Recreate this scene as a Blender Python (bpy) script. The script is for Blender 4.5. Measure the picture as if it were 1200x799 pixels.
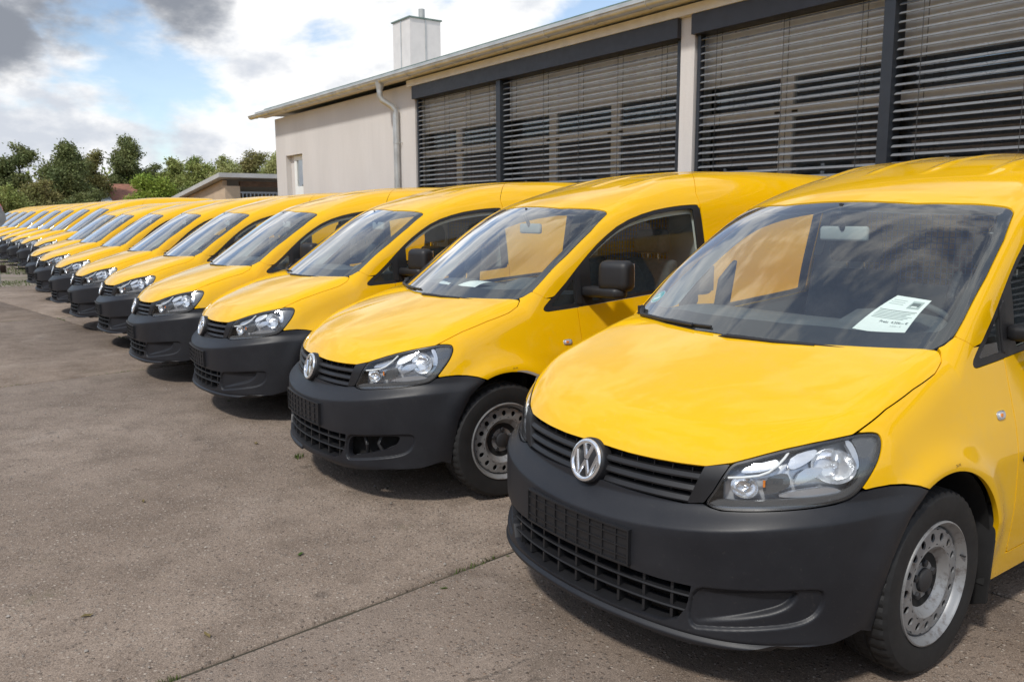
import bpy, bmesh, math, random
import numpy as np
from mathutils import Vector, Matrix, noise

for o in list(bpy.data.objects): bpy.data.objects.remove(o)
SC = bpy.context.scene
COL = SC.collection
R = math.radians

# ------------------------------------------------------------------ camera
CAM_F, CAM_YAW, CAM_PIT, CAM_ROL = 978.05, .6260, .1488, -.0034
CAM_POS = np.array([2.1309, -1.7721, 1.5154])
cd = bpy.data.cameras.new('camera'); cam = bpy.data.objects.new('camera', cd); COL.objects.link(cam)
_d = np.array([-math.cos(CAM_YAW) * math.cos(CAM_PIT), math.sin(CAM_YAW) * math.cos(CAM_PIT), -math.sin(CAM_PIT)])
_r = np.cross(_d, [0, 0, 1]); _r /= np.linalg.norm(_r); _u = np.cross(_r, _d)
_r2 = _r * math.cos(CAM_ROL) + _u * math.sin(CAM_ROL); _u2 = -_r * math.sin(CAM_ROL) + _u * math.cos(CAM_ROL)
M = Matrix(((_r2[0], _u2[0], -_d[0], CAM_POS[0]), (_r2[1], _u2[1], -_d[1], CAM_POS[1]), (_r2[2], _u2[2], -_d[2], CAM_POS[2]), (0, 0, 0, 1)))
cam.matrix_world = M
cd.sensor_width = 36; cd.lens = 36 * CAM_F / 1200; cd.clip_start = .05; cd.clip_end = 3000
cd.dof.use_dof = True; cd.dof.focus_distance = 3.3; cd.dof.aperture_fstop = 9.0
SC.camera = cam

# ------------------------------------------------------------------ world: sky with broken cloud
SUN_AZ = R(157)      # compass-like angle of the sun's place, measured from +Y clockwise
SUN_EL = R(50)
W = bpy.data.worlds.new('World'); SC.world = W; W.use_nodes = True
nt = W.node_tree; nt.nodes.clear()
def wn(t, **kw):
    n = nt.nodes.new(t)
    for k, v in kw.items(): setattr(n, k, v)
    return n
def wl(a, b): nt.links.new(a, b)
def wmath(op, a, b=None, c=None):
    n = wn('ShaderNodeMath', operation=op)
    for i, v in enumerate((a, b, c)):
        if v is None: continue
        if isinstance(v, (int, float)): n.inputs[i].default_value = v
        else: wl(v, n.inputs[i])
    return n.outputs[0]
def wramp(v, a, b):
    n = wn('ShaderNodeMapRange', interpolation_type='SMOOTHSTEP'); wl(v, n.inputs[0])
    n.inputs[1].default_value = a; n.inputs[2].default_value = b; return n.outputs[0]
tc = wn('ShaderNodeTexCoord'); sep = wn('ShaderNodeSeparateXYZ'); wl(tc.outputs['Generated'], sep.inputs[0])
mp = wn('ShaderNodeMapping'); wl(tc.outputs['Generated'], mp.inputs[0]); mp.inputs['Location'].default_value = (.35, .9, .2); mp.inputs['Scale'].default_value = (3.2, 3.2, 6.2)
n1 = wn('ShaderNodeTexNoise'); wl(mp.outputs[0], n1.inputs['Vector'])
n1.inputs['Scale'].default_value = 1.15; n1.inputs['Detail'].default_value = 9; n1.inputs['Roughness'].default_value = .56
n1.inputs['Distortion'].default_value = .25
n2 = wn('ShaderNodeTexNoise'); wl(mp.outputs[0], n2.inputs['Vector'])
n2.inputs['Scale'].default_value = 2.3; n2.inputs['Detail'].default_value = 6; n2.inputs['Roughness'].default_value = .6
def wblob(dx, dy, dz, sharp):        # a cloud bank round one direction
    v = Vector((dx, dy, dz)).normalized()
    dp = wn('ShaderNodeVectorMath', operation='DOT_PRODUCT'); wl(tc.outputs['Generated'], dp.inputs[0]); dp.inputs[1].default_value = v
    return wmath('MAXIMUM', wmath('SUBTRACT', 1.0, wmath('MULTIPLY', wmath('SUBTRACT', 1.0, dp.outputs['Value']), sharp)), 0.0)
bW = wmath('MAXIMUM', wmath('MAXIMUM', wblob(-.884, .429, .190, 38), wblob(-.925, .345, .120, 120)), wblob(-.80, .56, .20, 36))
bL = wblob(-.985, .15, .068, 240)                       # low bank over the trees
bB = wmath('MAXIMUM', wblob(-.966, .205, .140, 150), wblob(-.980, .13, .118, 240))   # clear gap
bD = wmath('MAXIMUM', wmath('MAXIMUM', wblob(-.952, .165, .245, 130), wblob(-.985, .085, .175, 420)), wblob(-.940, .250, .245, 260))  # grey bank
CLOUD_V = wmath('ADD', wmath('ADD', n1.outputs['Fac'], wmath('MULTIPLY', bW, .13)), wmath('SUBTRACT', wmath('MULTIPLY', wmath('ADD', bD, wmath('MULTIPLY', bL, .6)), .19), wmath('MULTIPLY', bB, .13)))

cover = wmath('ADD', .14, wmath('MULTIPLY', wramp(CLOUD_V, .455, .565), .86))
shade = wramp(wmath('ADD', n2.outputs['Fac'], wmath('SUBTRACT', wmath('MULTIPLY', wmath('SUBTRACT', n1.outputs['Fac'], .5), .5), wmath('MULTIPLY', bW, .10))), .40, .64)
cmix = wn('ShaderNodeMix', data_type='RGBA'); wl(shade, cmix.inputs['Factor'])
cmix.inputs['A'].default_value = (6.5, 6.5, 6.5, 1); cmix.inputs['B'].default_value = (4.1, 4.35, 4.8, 1)
dmix = wn('ShaderNodeMix', data_type='RGBA'); wl(wramp(wmath('ADD', bD, wmath('MULTIPLY', wmath('SUBTRACT', n2.outputs['Fac'], .5), 1.6)), .30, .95), dmix.inputs['Factor'])
wl(cmix.outputs['Result'], dmix.inputs['A']); dmix.inputs['B'].default_value = (1.75, 1.9, 2.2, 1)
sky = wn('ShaderNodeTexSky', sky_type='NISHITA'); sky.sun_disc = False; sky.sun_elevation = SUN_EL; sky.sun_rotation = SUN_AZ
sky.air_density = 1.0; sky.dust_density = .4; sky.ozone_density = 2.0
mix = wn('ShaderNodeMix', data_type='RGBA'); wl(cover, mix.inputs['Factor']); wl(sky.outputs[0], mix.inputs['A']); wl(dmix.outputs['Result'], mix.inputs['B'])
bg = wn('ShaderNodeBackground'); wl(mix.outputs['Result'], bg.inputs[0]); bg.inputs[1].default_value = .115
wo = wn('ShaderNodeOutputWorld'); wl(bg.outputs[0], wo.inputs[0])

# ------------------------------------------------------------------ sun through thin haze
sl = bpy.data.lights.new('sun', 'SUN'); sun = bpy.data.objects.new('sun', sl); COL.objects.link(sun)
sl.energy = 2.0; sl.angle = R(5); sl.color = (1, .955, .88)
sdir = Vector((math.sin(SUN_AZ) * math.cos(SUN_EL), math.cos(SUN_AZ) * math.cos(SUN_EL), math.sin(SUN_EL)))
sun.rotation_euler = sdir.to_track_quat('Z', 'Y').to_euler(); sun.location = (0, 0, 30)
SC.view_settings.view_transform = 'Standard'; SC.view_settings.look = 'None'
SC.view_settings.exposure = 0.52; SC.view_settings.gamma = 1.0; SC.view_settings.use_curve_mapping = False

# ------------------------------------------------------------------ materials
MAT = {}
class NM:                                   # node helper for one material
    def __init__(s, name):
        m = bpy.data.materials.new(name); m.use_nodes = True; s.m = m; s.t = m.node_tree
        s.p = s.t.nodes['Principled BSDF']; s.out = s.t.nodes['Material Output']; MAT[name] = m
    def n(s, t, **kw):
        x = s.t.nodes.new(t)
        for k, v in kw.items(): setattr(x, k, v)
        return x
    def l(s, a, b): s.t.links.new(a, b)
    def coord(s, kind='Object', scale=1.0):
        c = s.n('ShaderNodeTexCoord'); m = s.n('ShaderNodeMapping'); s.l(c.outputs[kind], m.inputs[0])
        m.inputs['Scale'].default_value = (scale,) * 3 if isinstance(scale, (int, float)) else scale
        return m.outputs[0]
    def noise(s, vec, scale, detail=4, rough=.55, dist=0.0):
        x = s.n('ShaderNodeTexNoise'); s.l(vec, x.inputs['Vector']); x.inputs['Scale'].default_value = scale
        x.inputs['Detail'].default_value = detail; x.inputs['Roughness'].default_value = rough; x.inputs['Distortion'].default_value = dist
        return x.outputs['Fac']
    def ramp(s, v, a, b, lo=0.0, hi=1.0):
        x = s.n('ShaderNodeMapRange'); s.l(v, x.inputs[0]); x.inputs[1].default_value = a; x.inputs[2].default_value = b
        x.inputs[3].default_value = lo; x.inputs[4].default_value = hi; return x.outputs[0]
    def mix(s, f, a, b):
        x = s.n('ShaderNodeMix', data_type='RGBA')
        for k, v in (('Factor', f), ('A', a), ('B', b)):
            if isinstance(v, (int, float)): x.inputs[k].default_value = v
            elif isinstance(v, tuple): x.inputs[k].default_value = (*v, 1)
            else: s.l(v, x.inputs[k])
        return x.outputs['Result']
    def math(s, op, a, b=None):
        x = s.n('ShaderNodeMath', operation=op)
        for i, v in enumerate((a, b)):
            if v is None: continue
            if isinstance(v, (int, float)): x.inputs[i].default_value = v
            else: s.l(v, x.inputs[i])
        return x.outputs[0]
    def bump(s, h, strength=.3, dist=.01):
        x = s.n('ShaderNodeBump'); s.l(h, x.inputs['Height']); x.inputs['Strength'].default_value = strength; x.inputs['Distance'].default_value = dist
        s.l(x.outputs[0], s.p.inputs['Normal']); return x
    def set(s, **kw):
        for k, v in kw.items():
            k = k.replace('_', ' ')
            if isinstance(v, (int, float)): s.p.inputs[k].default_value = v
            elif isinstance(v, tuple): s.p.inputs[k].default_value = (*v, 1)
            else: s.l(v, s.p.inputs[k])
        return s
def plain(name, col, rough=.5, metal=0.0, var=.12, scale=6.0, bump=0.0, bscale=60.0, **kw):
    s = NM(name); c = s.coord(); f = s.noise(c, scale, 5)
    s.set(Base_Color=s.mix(s.ramp(f, .3, .7), tuple(x * (1 - var) for x in col), tuple(min(1, x * (1 + var)) for x in col)), Metallic=metal)
    s.set(Roughness=s.ramp(s.noise(c, scale * 2.3, 4), .3, .7, max(0, rough - .07), min(1, rough + .07)))
    if bump: s.bump(s.noise(c, bscale, 3), bump, .002)
    s.set(**kw); return s.m
def glass(name, tint=(.93, .97, .95), ior=1.45, rough=.0, dirt=.03, refl=1.5):
    s = NM(name); t = s.t
    tr = s.n('ShaderNodeBsdfTransparent'); tr.inputs[0].default_value = (*tint, 1)
    gl = s.n('ShaderNodeBsdfGlossy'); gl.inputs[0].default_value = (1, 1, 1, 1); gl.inputs['Roughness'].default_value = rough
    ge = s.n('ShaderNodeNewGeometry'); dp = s.n('ShaderNodeVectorMath', operation='DOT_PRODUCT'); s.l(ge.outputs['Incoming'], dp.inputs[0]); s.l(ge.outputs['Normal'], dp.inputs[1])
    f0 = ((ior - 1) / (ior + 1)) ** 2; gr = s.math('POWER', s.math('SUBTRACT', 1.0, s.math('MINIMUM', s.math('ABSOLUTE', dp.outputs['Value']), 1.0)), 5.0)   # same from either side of the sheet
    fres = s.math('ADD', f0, s.math('MULTIPLY', gr, 1 - f0))
    mx = s.n('ShaderNodeMixShader'); s.l(s.math('MINIMUM', s.math('MULTIPLY', fres, refl), 1.0), mx.inputs[0]); s.l(tr.outputs[0], mx.inputs[1]); s.l(gl.outputs[0], mx.inputs[2])
    df = s.n('ShaderNodeBsdfDiffuse'); df.inputs[0].default_value = (.5, .5, .48, 1)
    m2 = s.n('ShaderNodeMixShader'); s.l(s.ramp(s.noise(s.coord(), 5, 6), .35, .8, dirt * .3, dirt * 2), m2.inputs[0]); s.l(mx.outputs[0], m2.inputs[1]); s.l(df.outputs[0], m2.inputs[2])
    t.nodes.remove(s.p); s.l(m2.outputs[0], s.out.inputs[0]); return s.m

# yellow van paint: lacquer with dust and a little orange peel
s = NM('yellow_paint'); c = s.coord(); oi = s.n('ShaderNodeObjectInfo')
vo = s.n('ShaderNodeVectorMath', operation='ADD'); s.l(c, vo.inputs[0]); cbx = s.n('ShaderNodeCombineXYZ'); s.l(s.math('MULTIPLY', oi.outputs['Random'], 37.0), cbx.inputs[0]); s.l(cbx.outputs[0], vo.inputs[1]); cv = vo.outputs[0]
f = s.noise(cv, 1.4, 6, .6); dust = s.ramp(s.noise(cv, 4.2, 9, .72), .50, .78, 0, .16); spot = s.ramp(s.noise(cv, 42, 3, .6), .66, .74, 0, .14)
base = s.mix(s.ramp(f, .35, .7), (.825, .460, .0022), (.850, .486, .0038))
s.set(Base_Color=s.mix(s.math('ADD', dust, spot), base, (.62, .47, .20)), Roughness=s.ramp(s.noise(cv, 3.1, 6, .65), .35, .7, .34, .46), Coat_Weight=1.0,
      Coat_Roughness=s.math('ADD', s.math('MULTIPLY', dust, .7), s.ramp(s.noise(cv, 2.3, 5), .3, .75, .012, .05)), Coat_IOR=1.5, Specular_IOR_Level=.0)
s.bump(s.noise(c, 230, 2), .010, .001)
s = NM('black_plastic'); c = s.coord(); oi = s.n('ShaderNodeObjectInfo')
vo = s.n('ShaderNodeVectorMath', operation='ADD'); s.l(c, vo.inputs[0]); cbx = s.n('ShaderNodeCombineXYZ'); s.l(s.math('MULTIPLY', oi.outputs['Random'], 23.0), cbx.inputs[0]); s.l(cbx.outputs[0], vo.inputs[1]); cv = vo.outputs[0]
f = s.noise(cv, 2.2, 8, .68); mpx = s.n('ShaderNodeMapping'); s.l(cv, mpx.inputs[0]); mpx.inputs['Scale'].default_value = (2.2, 2.2, 30); mpx.inputs['Rotation'].default_value = (0, .25, 0)
scr = s.math('MULTIPLY', s.ramp(s.noise(mpx.outputs[0], 5.5, 5, .75), .66, .74), s.ramp(s.noise(cv, 3.1, 3), .48, .62))
col = s.mix(s.ramp(f, .35, .75), (.0095, .0104, .0140), (.0190, .0200, .0240)); col = s.mix(s.math('MULTIPLY', scr, .35), col, (.075, .075, .078))
col = s.mix(s.ramp(s.noise(cv, 70, 3, .7), .62, .72, 0, .22), col, (.07, .063, .055))
s.set(Base_Color=col, Roughness=s.ramp(f, .3, .75, .40, .56), Specular_IOR_Level=.42)
s.bump(s.noise(c, 480, 2), .16, .0012)
plain('grille_plastic', (.012, .0122, .014), .48, bump=.05)
plain('mirror_plastic', (.012, .012, .0135), .5, bump=.10, bscale=300)
plain('seal_black', (.012, .012, .013), .45)
plain('dark_void', (.006, .006, .006), .9)
plain('underbody', (.010, .010, .010), .85, bump=.2, bscale=30)
plain('rubber', (.0095, .0095, .010), .72, var=.4, scale=9, bump=.15, bscale=90)
s = NM('rim_steel'); c = s.coord()
s.set(Base_Color=s.mix(s.ramp(s.noise(c, 14, 8, .7), .52, .66), (.30, .305, .31), (.13, .11, .10)), Metallic=.55, Roughness=.45)
plain('hub_black', (.022, .022, .024), .55)
plain('rust_hub', (.16, .12, .10), .8, var=.5, scale=25)
plain('chrome', (.90, .91, .92), .16, .9, var=.03)
plain('chrome_satin', (.55, .575, .61), .22, .7, var=.1, scale=14)
plain('lamp_silver', (.66, .69, .73), .22, .45, var=.12, scale=20)
plain('lamp_dark', (.10, .105, .11), .25, .3)
plain('amber', (.75, .22, .02), .25)
plain('red_lamp', (.40, .012, .012), .2, Coat_Weight=.6)
plain('trim_grey', (.66, .72, .72), .8, var=.06, bump=.1)
plain('dash_grey', (.085, .092, .098), .7, var=.15, bump=.15, bscale=300)
plain('dash_light', (.34, .36, .36), .75, var=.08)
plain('seat_cloth', (.055, .060, .065), .92, var=.25, scale=40, bump=.3, bscale=200)
plain('partition_grey', (.24, .26, .27), .7, var=.08)
plain('paper', (.86, .88, .86), .8, var=.02)
plain('ink', (.10, .13, .13), .8)
plain('ink_light', (.42, .47, .46), .8)
plain('sticker_green', (.01, .36, .27), .5)
plain('white_print', (.82, .84, .82), .6, var=.03)
plain('decal_ink', (.10, .05, .01), .6)
glass('windscreen_glass', (.91, .975, .945), 1.52, .0, .026, 2.7)
glass('side_glass', (.90, .94, .92), 1.5, .0, .010, 1.1)
glass('lamp_glass', (.95, .96, .97), 1.5, .0, .012)
glass('window_glass', (.80, .84, .86), 1.6, .0, .01, 2.4)
# ------------------------------------------------------------------ mesh helpers
def link(o, parent=None):
    COL.objects.link(o)
    if parent is not None: o.parent = parent
    return o
def empty(name, label=None, cat=None, group=None, loc=(0, 0, 0), rz=0.0):
    o = bpy.data.objects.new(name, None); o.empty_display_size = .2; COL.objects.link(o); o.location = loc; o.rotation_euler = (0, 0, rz)
    tag(o, label, cat, group); return o
def tag(o, label=None, cat=None, group=None, kind=None):
    for k, v in (('label', label), ('category', cat), ('group', group), ('kind', kind)):
        if v: o[k] = v
    return o
class MB:
    def __init__(s): s.v = []; s.f = []
    def add(s, vs, fs):
        b = len(s.v); s.v += [tuple(map(float, p)) for p in vs]; s.f += [tuple(b + i for i in f) for f in fs]; return s
    def box(s, x0, x1, y0, y1, z0, z1):
        return s.add([(x0, y0, z0), (x1, y0, z0), (x1, y1, z0), (x0, y1, z0), (x0, y0, z1), (x1, y0, z1), (x1, y1, z1), (x0, y1, z1)],
                     [(3, 2, 1, 0), (4, 5, 6, 7), (0, 1, 5, 4), (1, 2, 6, 5), (2, 3, 7, 6), (3, 0, 4, 7)])
    def tube(s, pts, r, n=8, cap=True):
        pts = [Vector(p) for p in pts]; rs = r if isinstance(r, (list, tuple)) else [r] * len(pts)
        rings = []; up = Vector((.13, .31, .94))
        for i, p in enumerate(pts):
            d = (pts[min(i + 1, len(pts) - 1)] - pts[max(i - 1, 0)]).normalized()
            a = d.cross(up)
            if a.length < .05: a = d.cross(Vector((1, 0, 0)))
            a.normalize(); b = d.cross(a)
            rings.append([p + (a * math.cos(2 * math.pi * k / n) + b * math.sin(2 * math.pi * k / n)) * rs[i] for k in range(n)])
        vs = [q for rg in rings for q in rg]; fs = []
        for i in range(len(rings) - 1):
            for k in range(n): fs.append((i * n + k, i * n + (k + 1) % n, (i + 1) * n + (k + 1) % n, (i + 1) * n + k))
        if cap: fs += [tuple(range(n))[::-1], tuple((len(rings) - 1) * n + k for k in range(n))]
        return s.add(vs, fs)
    def lathe(s, prof, n=32, origin=(0, 0, 0), axis='x'):          # prof: (axial, radius)
        vs = []; fs = []; m = len(prof)
        for k in range(n):
            a = 2 * math.pi * k / n; c, q = math.cos(a), math.sin(a)
            for ax, r in prof:
                p = {'x': (ax, r * c, r * q), 'y': (r * c, ax, r * q), 'z': (r * c, r * q, ax)}[axis]
                vs.append(tuple(p[i] + origin[i] for i in range(3)))
        for k in range(n):
            for i in range(m - 1):
                fs.append((k * m + i, k * m + i + 1, ((k + 1) % n) * m + i + 1, ((k + 1) % n) * m + i))
        return s.add(vs, fs)
    def prism(s, poly, h0, h1, frame):                              # poly (a,b) extruded along frame normal
        o, ex, ey, ez = [Vector(q) for q in frame]; n = len(poly)
        vs = [o + ex * a + ey * b + ez * h0 for a, b in poly] + [o + ex * a + ey * b + ez * h1 for a, b in poly]
        fs = [tuple(range(n))[::-1], tuple(range(n, 2 * n))] + [(i, (i + 1) % n, n + (i + 1) % n, n + i) for i in range(n)]
        return s.add(vs, fs)
    def sweep(s, frames, prof, closed=True, cap=True):              # frames: list of (origin, a, b); prof in (a,b)
        m = len(prof); vs = []; fs = []
        for o, a, b in frames:
            for p, q in prof: vs.append(np.asarray(o) + np.asarray(a) * p + np.asarray(b) * q)
        for i in range(len(frames) - 1):
            for k in range(m if closed else m - 1): fs.append((i * m + k, i * m + (k + 1) % m, (i + 1) * m + (k + 1) % m, (i + 1) * m + k))
        if cap and closed: fs += [tuple(range(m))[::-1], tuple((len(frames) - 1) * m + k for k in range(m))]
        return s.add(vs, fs)
    def mesh(s, name, mat, angle=35):
        me = bpy.data.meshes.new(name); me.from_pydata(s.v, [], s.f); me.validate()
        bm = bmesh.new(); bm.from_mesh(me); bmesh.ops.recalc_face_normals(bm, faces=bm.faces); bm.to_mesh(me); bm.free()
        me.polygons.foreach_set('use_smooth', [True] * len(me.polygons)); me.set_sharp_from_angle(angle=R(angle))
        if mat: me.materials.append(MAT[mat])
        return me
    def build(s, name, mat, parent=None, angle=35, bevel=0.0, seg=2):
        me = s.mesh(name, mat, angle)
        if bevel:
            bm = bmesh.new(); bm.from_mesh(me); bmesh.ops.remove_doubles(bm, verts=bm.verts, dist=1e-6)
            es = [e for e in bm.edges if len(e.link_faces) == 2 and e.calc_face_angle(0) > R(30)]
            bmesh.ops.bevel(bm, geom=es, offset=bevel, segments=seg, profile=.5, affect='EDGES', clamp_overlap=True); bm.to_mesh(me); bm.free()
            me.polygons.foreach_set('use_smooth', [True] * len(me.polygons)); me.set_sharp_from_angle(angle=R(50))
        return link(bpy.data.objects.new(name, me), parent)
def copy_tree(o, parent=None, skip=()):
    c = o.copy(); COL.objects.link(c); c.parent = parent
    for ch in [q for q in KIDS.get(o.name, [])]:
        if ch.name.split('.')[0] in skip: continue
        copy_tree(ch, c, skip)
    return c
def index_kids():
    KIDS.clear()
    for o in bpy.data.objects:
        if o.parent is not None: KIDS.setdefault(o.parent.name, []).append(o)
KIDS = {}

# ------------------------------------------------------------------ van skin: one smooth implicit body, panels are cut from it
def smax(a,b,k):
    h=np.maximum(k-np.abs(a-b),0)/k
    return np.maximum(a,b)+h*h*k*.25
def smin(a,b,k): return -smax(-a,-b,k)
class Pc:
    def __init__(s,pts):
        p=np.array(pts,float);s.x=p[:,0];s.y=p[:,1]
        h=np.diff(s.x);dl=np.diff(s.y)/h
        m=np.zeros(len(s.x));m[0]=dl[0];m[-1]=dl[-1]
        for i in range(1,len(m)-1):
            if dl[i-1]*dl[i]>0:
                w1=2*h[i]+h[i-1];w2=h[i]+2*h[i-1];m[i]=(w1+w2)/(w1/dl[i-1]+w2/dl[i])
        s.m=m;s.h=h
    def __call__(s,v):
        v=np.asarray(v,float);i=np.clip(np.searchsorted(s.x,v)-1,0,len(s.h)-1)
        h=s.h[i];t=(v-s.x[i])/h;tc=np.clip(t,0,1)
        a=s.y[i]*(1+2*tc)*(1-tc)**2+s.m[i]*h*tc*(1-tc)**2+s.y[i+1]*tc*tc*(3-2*tc)+s.m[i+1]*h*tc*tc*(tc-1)
        return a+np.where(t<0,(t)*h*s.m[i],0)+np.where(t>1,(t-1)*h*s.m[i+1],0)
WC=(.885,.335)
WR=(3.46,.335)
sec=Pc([(.1,.80),(.2,.828),(.35,.848),(.5,.858),(.64,.857),(.75,.842),(.85,.818),(.95,.793),(1.05,.770),(1.2,.748),(1.4,.708),(1.6,.662),(1.75,.610),(1.9,.54)])
taper=Pc([(0,.16),(.2,.085),(.35,.05),(.5,.034),(.7,.016),(.9,.006),(1.2,0),(3.5,0),(4.2,.015),(4.4,.03)])
def Wd(y,z):
    w=sec(z)-taper(y)
    for cy,cz in (WC,WR):
        r=np.hypot(y-cy,z-cz)
        w=w+.024*np.exp(-((r-.375)/.055)**2)*np.clip((z-.25)/.2,0,1)
    return w
hc=Pc([(0,.60),(.06,.68),(.10,.735),(.15,.785),(.22,.832),(.32,.880),(.5,.948),(.7,1.011),(.9,1.067),(1.1,1.110),(1.4,1.16)])
hd=Pc([(0,.13),(.2,.105),(.5,.06),(1.04,.035),(1.4,.03)])
roofc=Pc([(1.2,1.40),(1.5,1.55),(1.7,1.625),(1.95,1.695),(2.3,1.770),(2.7,1.808),(3.2,1.822),(3.8,1.815),(4.4,1.785)])
def topf_ws(x,y):
    ax=np.abs(x)
    ye=y-.30*x*x
    ws=1.088+.70*(ye-.865)-.06*(ye-.865)*(ye-1.7)-.02*(x/.6)**2*np.clip((1.75-ye)/.85,0,1)
    rf=roofc(ye)-.030*(x/.6)**2-.012*(x/.6)**6
    rib=0
    for c in (.14,.40): rib=rib+.006*np.exp(-((ax-c)/.022)**2)
    rf=rf+rib*np.clip((y-1.93-.15*ax)/.12,0,1)
    return smin(ws,rf,.05)
def topf(x,y):
    u=np.abs(x)/.75
    zh=hc(y)-hd(y)*u*u-.004*u**6
    return np.maximum(zh,topf_ws(x,y))
fy=Pc([(.15,.075),(.19,.045),(.225,.028),(.26,.030),(.34,.032),(.42,.028),(.50,.0285),(.520,.0300),(.526,.0312),(.531,.0350),(.537,.0410),(.585,.088),(.597,.094),(.62,.0965),(.68,.102),(.74,.117),(.80,.15),(1.0,.3)])
def frontf(x,z):
    ax=np.abs(x)
    zz=z-.085*np.clip(ax/.78,0,1.2)**2*np.exp(-((z-.58)/.16)**2)   # crease rises to the side
    return fy(zz)+.36*ax**2+.70*ax**6
def kts(y): return Pc([(0,.10),(.5,.11),(1.0,.10),(1.3,.07),(1.75,.075),(2.3,.17),(4.4,.2)])(y)
rear=lambda y,z: y-(4.28-.12*np.clip((z-.9)/.8,0,1)**2)
def F(x,y,z):
    ax=np.abs(x)
    a=ax-Wd(y,z)
    b=(z-topf(x,y))*.85
    c=(frontf(x,z)-y)*.9
    e=smax(a,b,kts(y))
    e=smax(e,c,.06)
    e=smax(e,rear(y,z),.1)
    return e

def F_cab(x,y,z):
    e=smax(np.abs(x)-Wd(y,z),(z-topf_ws(x,y))*.85,kts(y))
    return smax(e,rear(y,z),.1)

def F_hood(x, y, z):
    ax = np.abs(x); u = ax / .75
    zh = hc(y) - hd(y) * u * u - .004 * u ** 6
    e = smax(ax - Wd(y, z), (z - zh) * .85, kts(y))
    return smax(e, (frontf(x, z) - y) * .9, .07)
def F_ws(x, y, z):
    return (z - topf_ws(x, y)) * .85
OC = np.array([0, 1.1, .62])
def solve(fn, O, D, t0, t1, it=24):
    a = np.full(len(D), float(t0)); b = np.full(len(D), float(t1))
    for _ in range(it):
        m = (a + b) * .5; p = O + D * m[:, None]
        ins = fn(p[:, 0], p[:, 1], p[:, 2]) < 0
        a = np.where(ins, m, a); b = np.where(ins, b, m)
    return O + D * ((a + b) * .5)[:, None]
def grad(fn, P, h=2e-3):
    g = np.stack([fn(P[:, 0] + h, P[:, 1], P[:, 2]) - fn(P[:, 0] - h, P[:, 1], P[:, 2]),
                  fn(P[:, 0], P[:, 1] + h, P[:, 2]) - fn(P[:, 0], P[:, 1] - h, P[:, 2]),
                  fn(P[:, 0], P[:, 1], P[:, 2] + h) - fn(P[:, 0], P[:, 1], P[:, 2] - h)], 1)
    return g / np.linalg.norm(g, axis=1)[:, None]
def gridtris(nu, nv):
    i = np.arange(nu - 1)[:, None] * nv + np.arange(nv - 1)[None]; i = i.ravel()
    return np.concatenate([np.stack([i, i + nv, i + 1], 1), np.stack([i + 1, i + nv, i + nv + 1], 1)])
def pdir(phi, el): return np.stack([np.sin(phi) * np.cos(el), -np.cos(phi) * np.cos(el), np.sin(el)], -1)
def surf(phi, el, off=0.0, fn=None):
    phi = np.atleast_1d(np.asarray(phi, float)); el = np.atleast_1d(np.asarray(el, float)); phi, el = np.broadcast_arrays(phi, el)
    P = solve(fn or F, OC, pdir(phi.ravel(), el.ravel()), .1, 2.6); N = grad(fn or F, P)
    return P + N * off, N
def sdpoly(U, V, poly):                                  # signed distance to polygon, negative inside
    poly = np.array(poly, float); n = len(poly); d = np.full(U.shape, 1e9); ins = np.zeros(U.shape, bool)
    for i in range(n):
        a = poly[i]; b = poly[(i + 1) % n]; e = b - a; L = max(e @ e, 1e-12)
        t = np.clip(((U - a[0]) * e[0] + (V - a[1]) * e[1]) / L, 0, 1)
        d = np.minimum(d, (U - a[0] - t * e[0]) ** 2 + (V - a[1] - t * e[1]) ** 2)
        if abs(e[1]) > 1e-12:
            ins ^= ((a[1] > V) != (b[1] > V)) & (U < e[0] * (V - a[1]) / e[1] + a[0])
    d = np.sqrt(d); return np.where(ins, -d, d)
def smoothpoly(poly, it=2, keep=()):                     # Chaikin
    p = [np.array(q, float) for q in poly]
    for _ in range(it):
        o = []
        for i in range(len(p)):
            a = p[i]; b = p[(i + 1) % len(p)]; o += [a * .75 + b * .25, a * .25 + b * .75]
        p = o
    return p
def clip(V, N, T, D):                                    # keep D<0, cutting triangles at D=0
    ins = D < 0; k = ins[T].sum(1)
    full = T[k == 3]; nv = len(V); newV = []; newN = []; cache = {}; tris = []
    def cut(i, j):
        key = (i, j) if i < j else (j, i)
        if key in cache: return cache[key]
        t = D[i] / (D[i] - D[j]); t = min(max(t, 0.0), 1.0)
        newV.append(V[i] + (V[j] - V[i]) * t); q = N[i] + (N[j] - N[i]) * t; newN.append(q / np.linalg.norm(q))
        cache[key] = nv + len(newV) - 1; return cache[key]
    for a, b, c in T[(k == 1) | (k == 2)]:
        f = (ins[a], ins[b], ins[c])
        for _ in range(3):
            if (f[0] and not f[1] and not f[2]) or (f[0] and f[1] and not f[2]): break
            a, b, c = b, c, a; f = (f[1], f[2], f[0])
        if f[1]: p = cut(b, c); q = cut(c, a); tris += [(a, b, p), (a, p, q)]
        else: tris.append((a, cut(a, b), cut(c, a)))
    V2 = np.concatenate([V, np.array(newV).reshape(-1, 3)]); N2 = np.concatenate([N, np.array(newN).reshape(-1, 3)])
    T2 = np.concatenate([full, np.array(tris, int).reshape(-1, 3)])
    u, inv = np.unique(T2, return_inverse=True)
    return V2[u], N2[u], inv.reshape(T2.shape)
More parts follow.
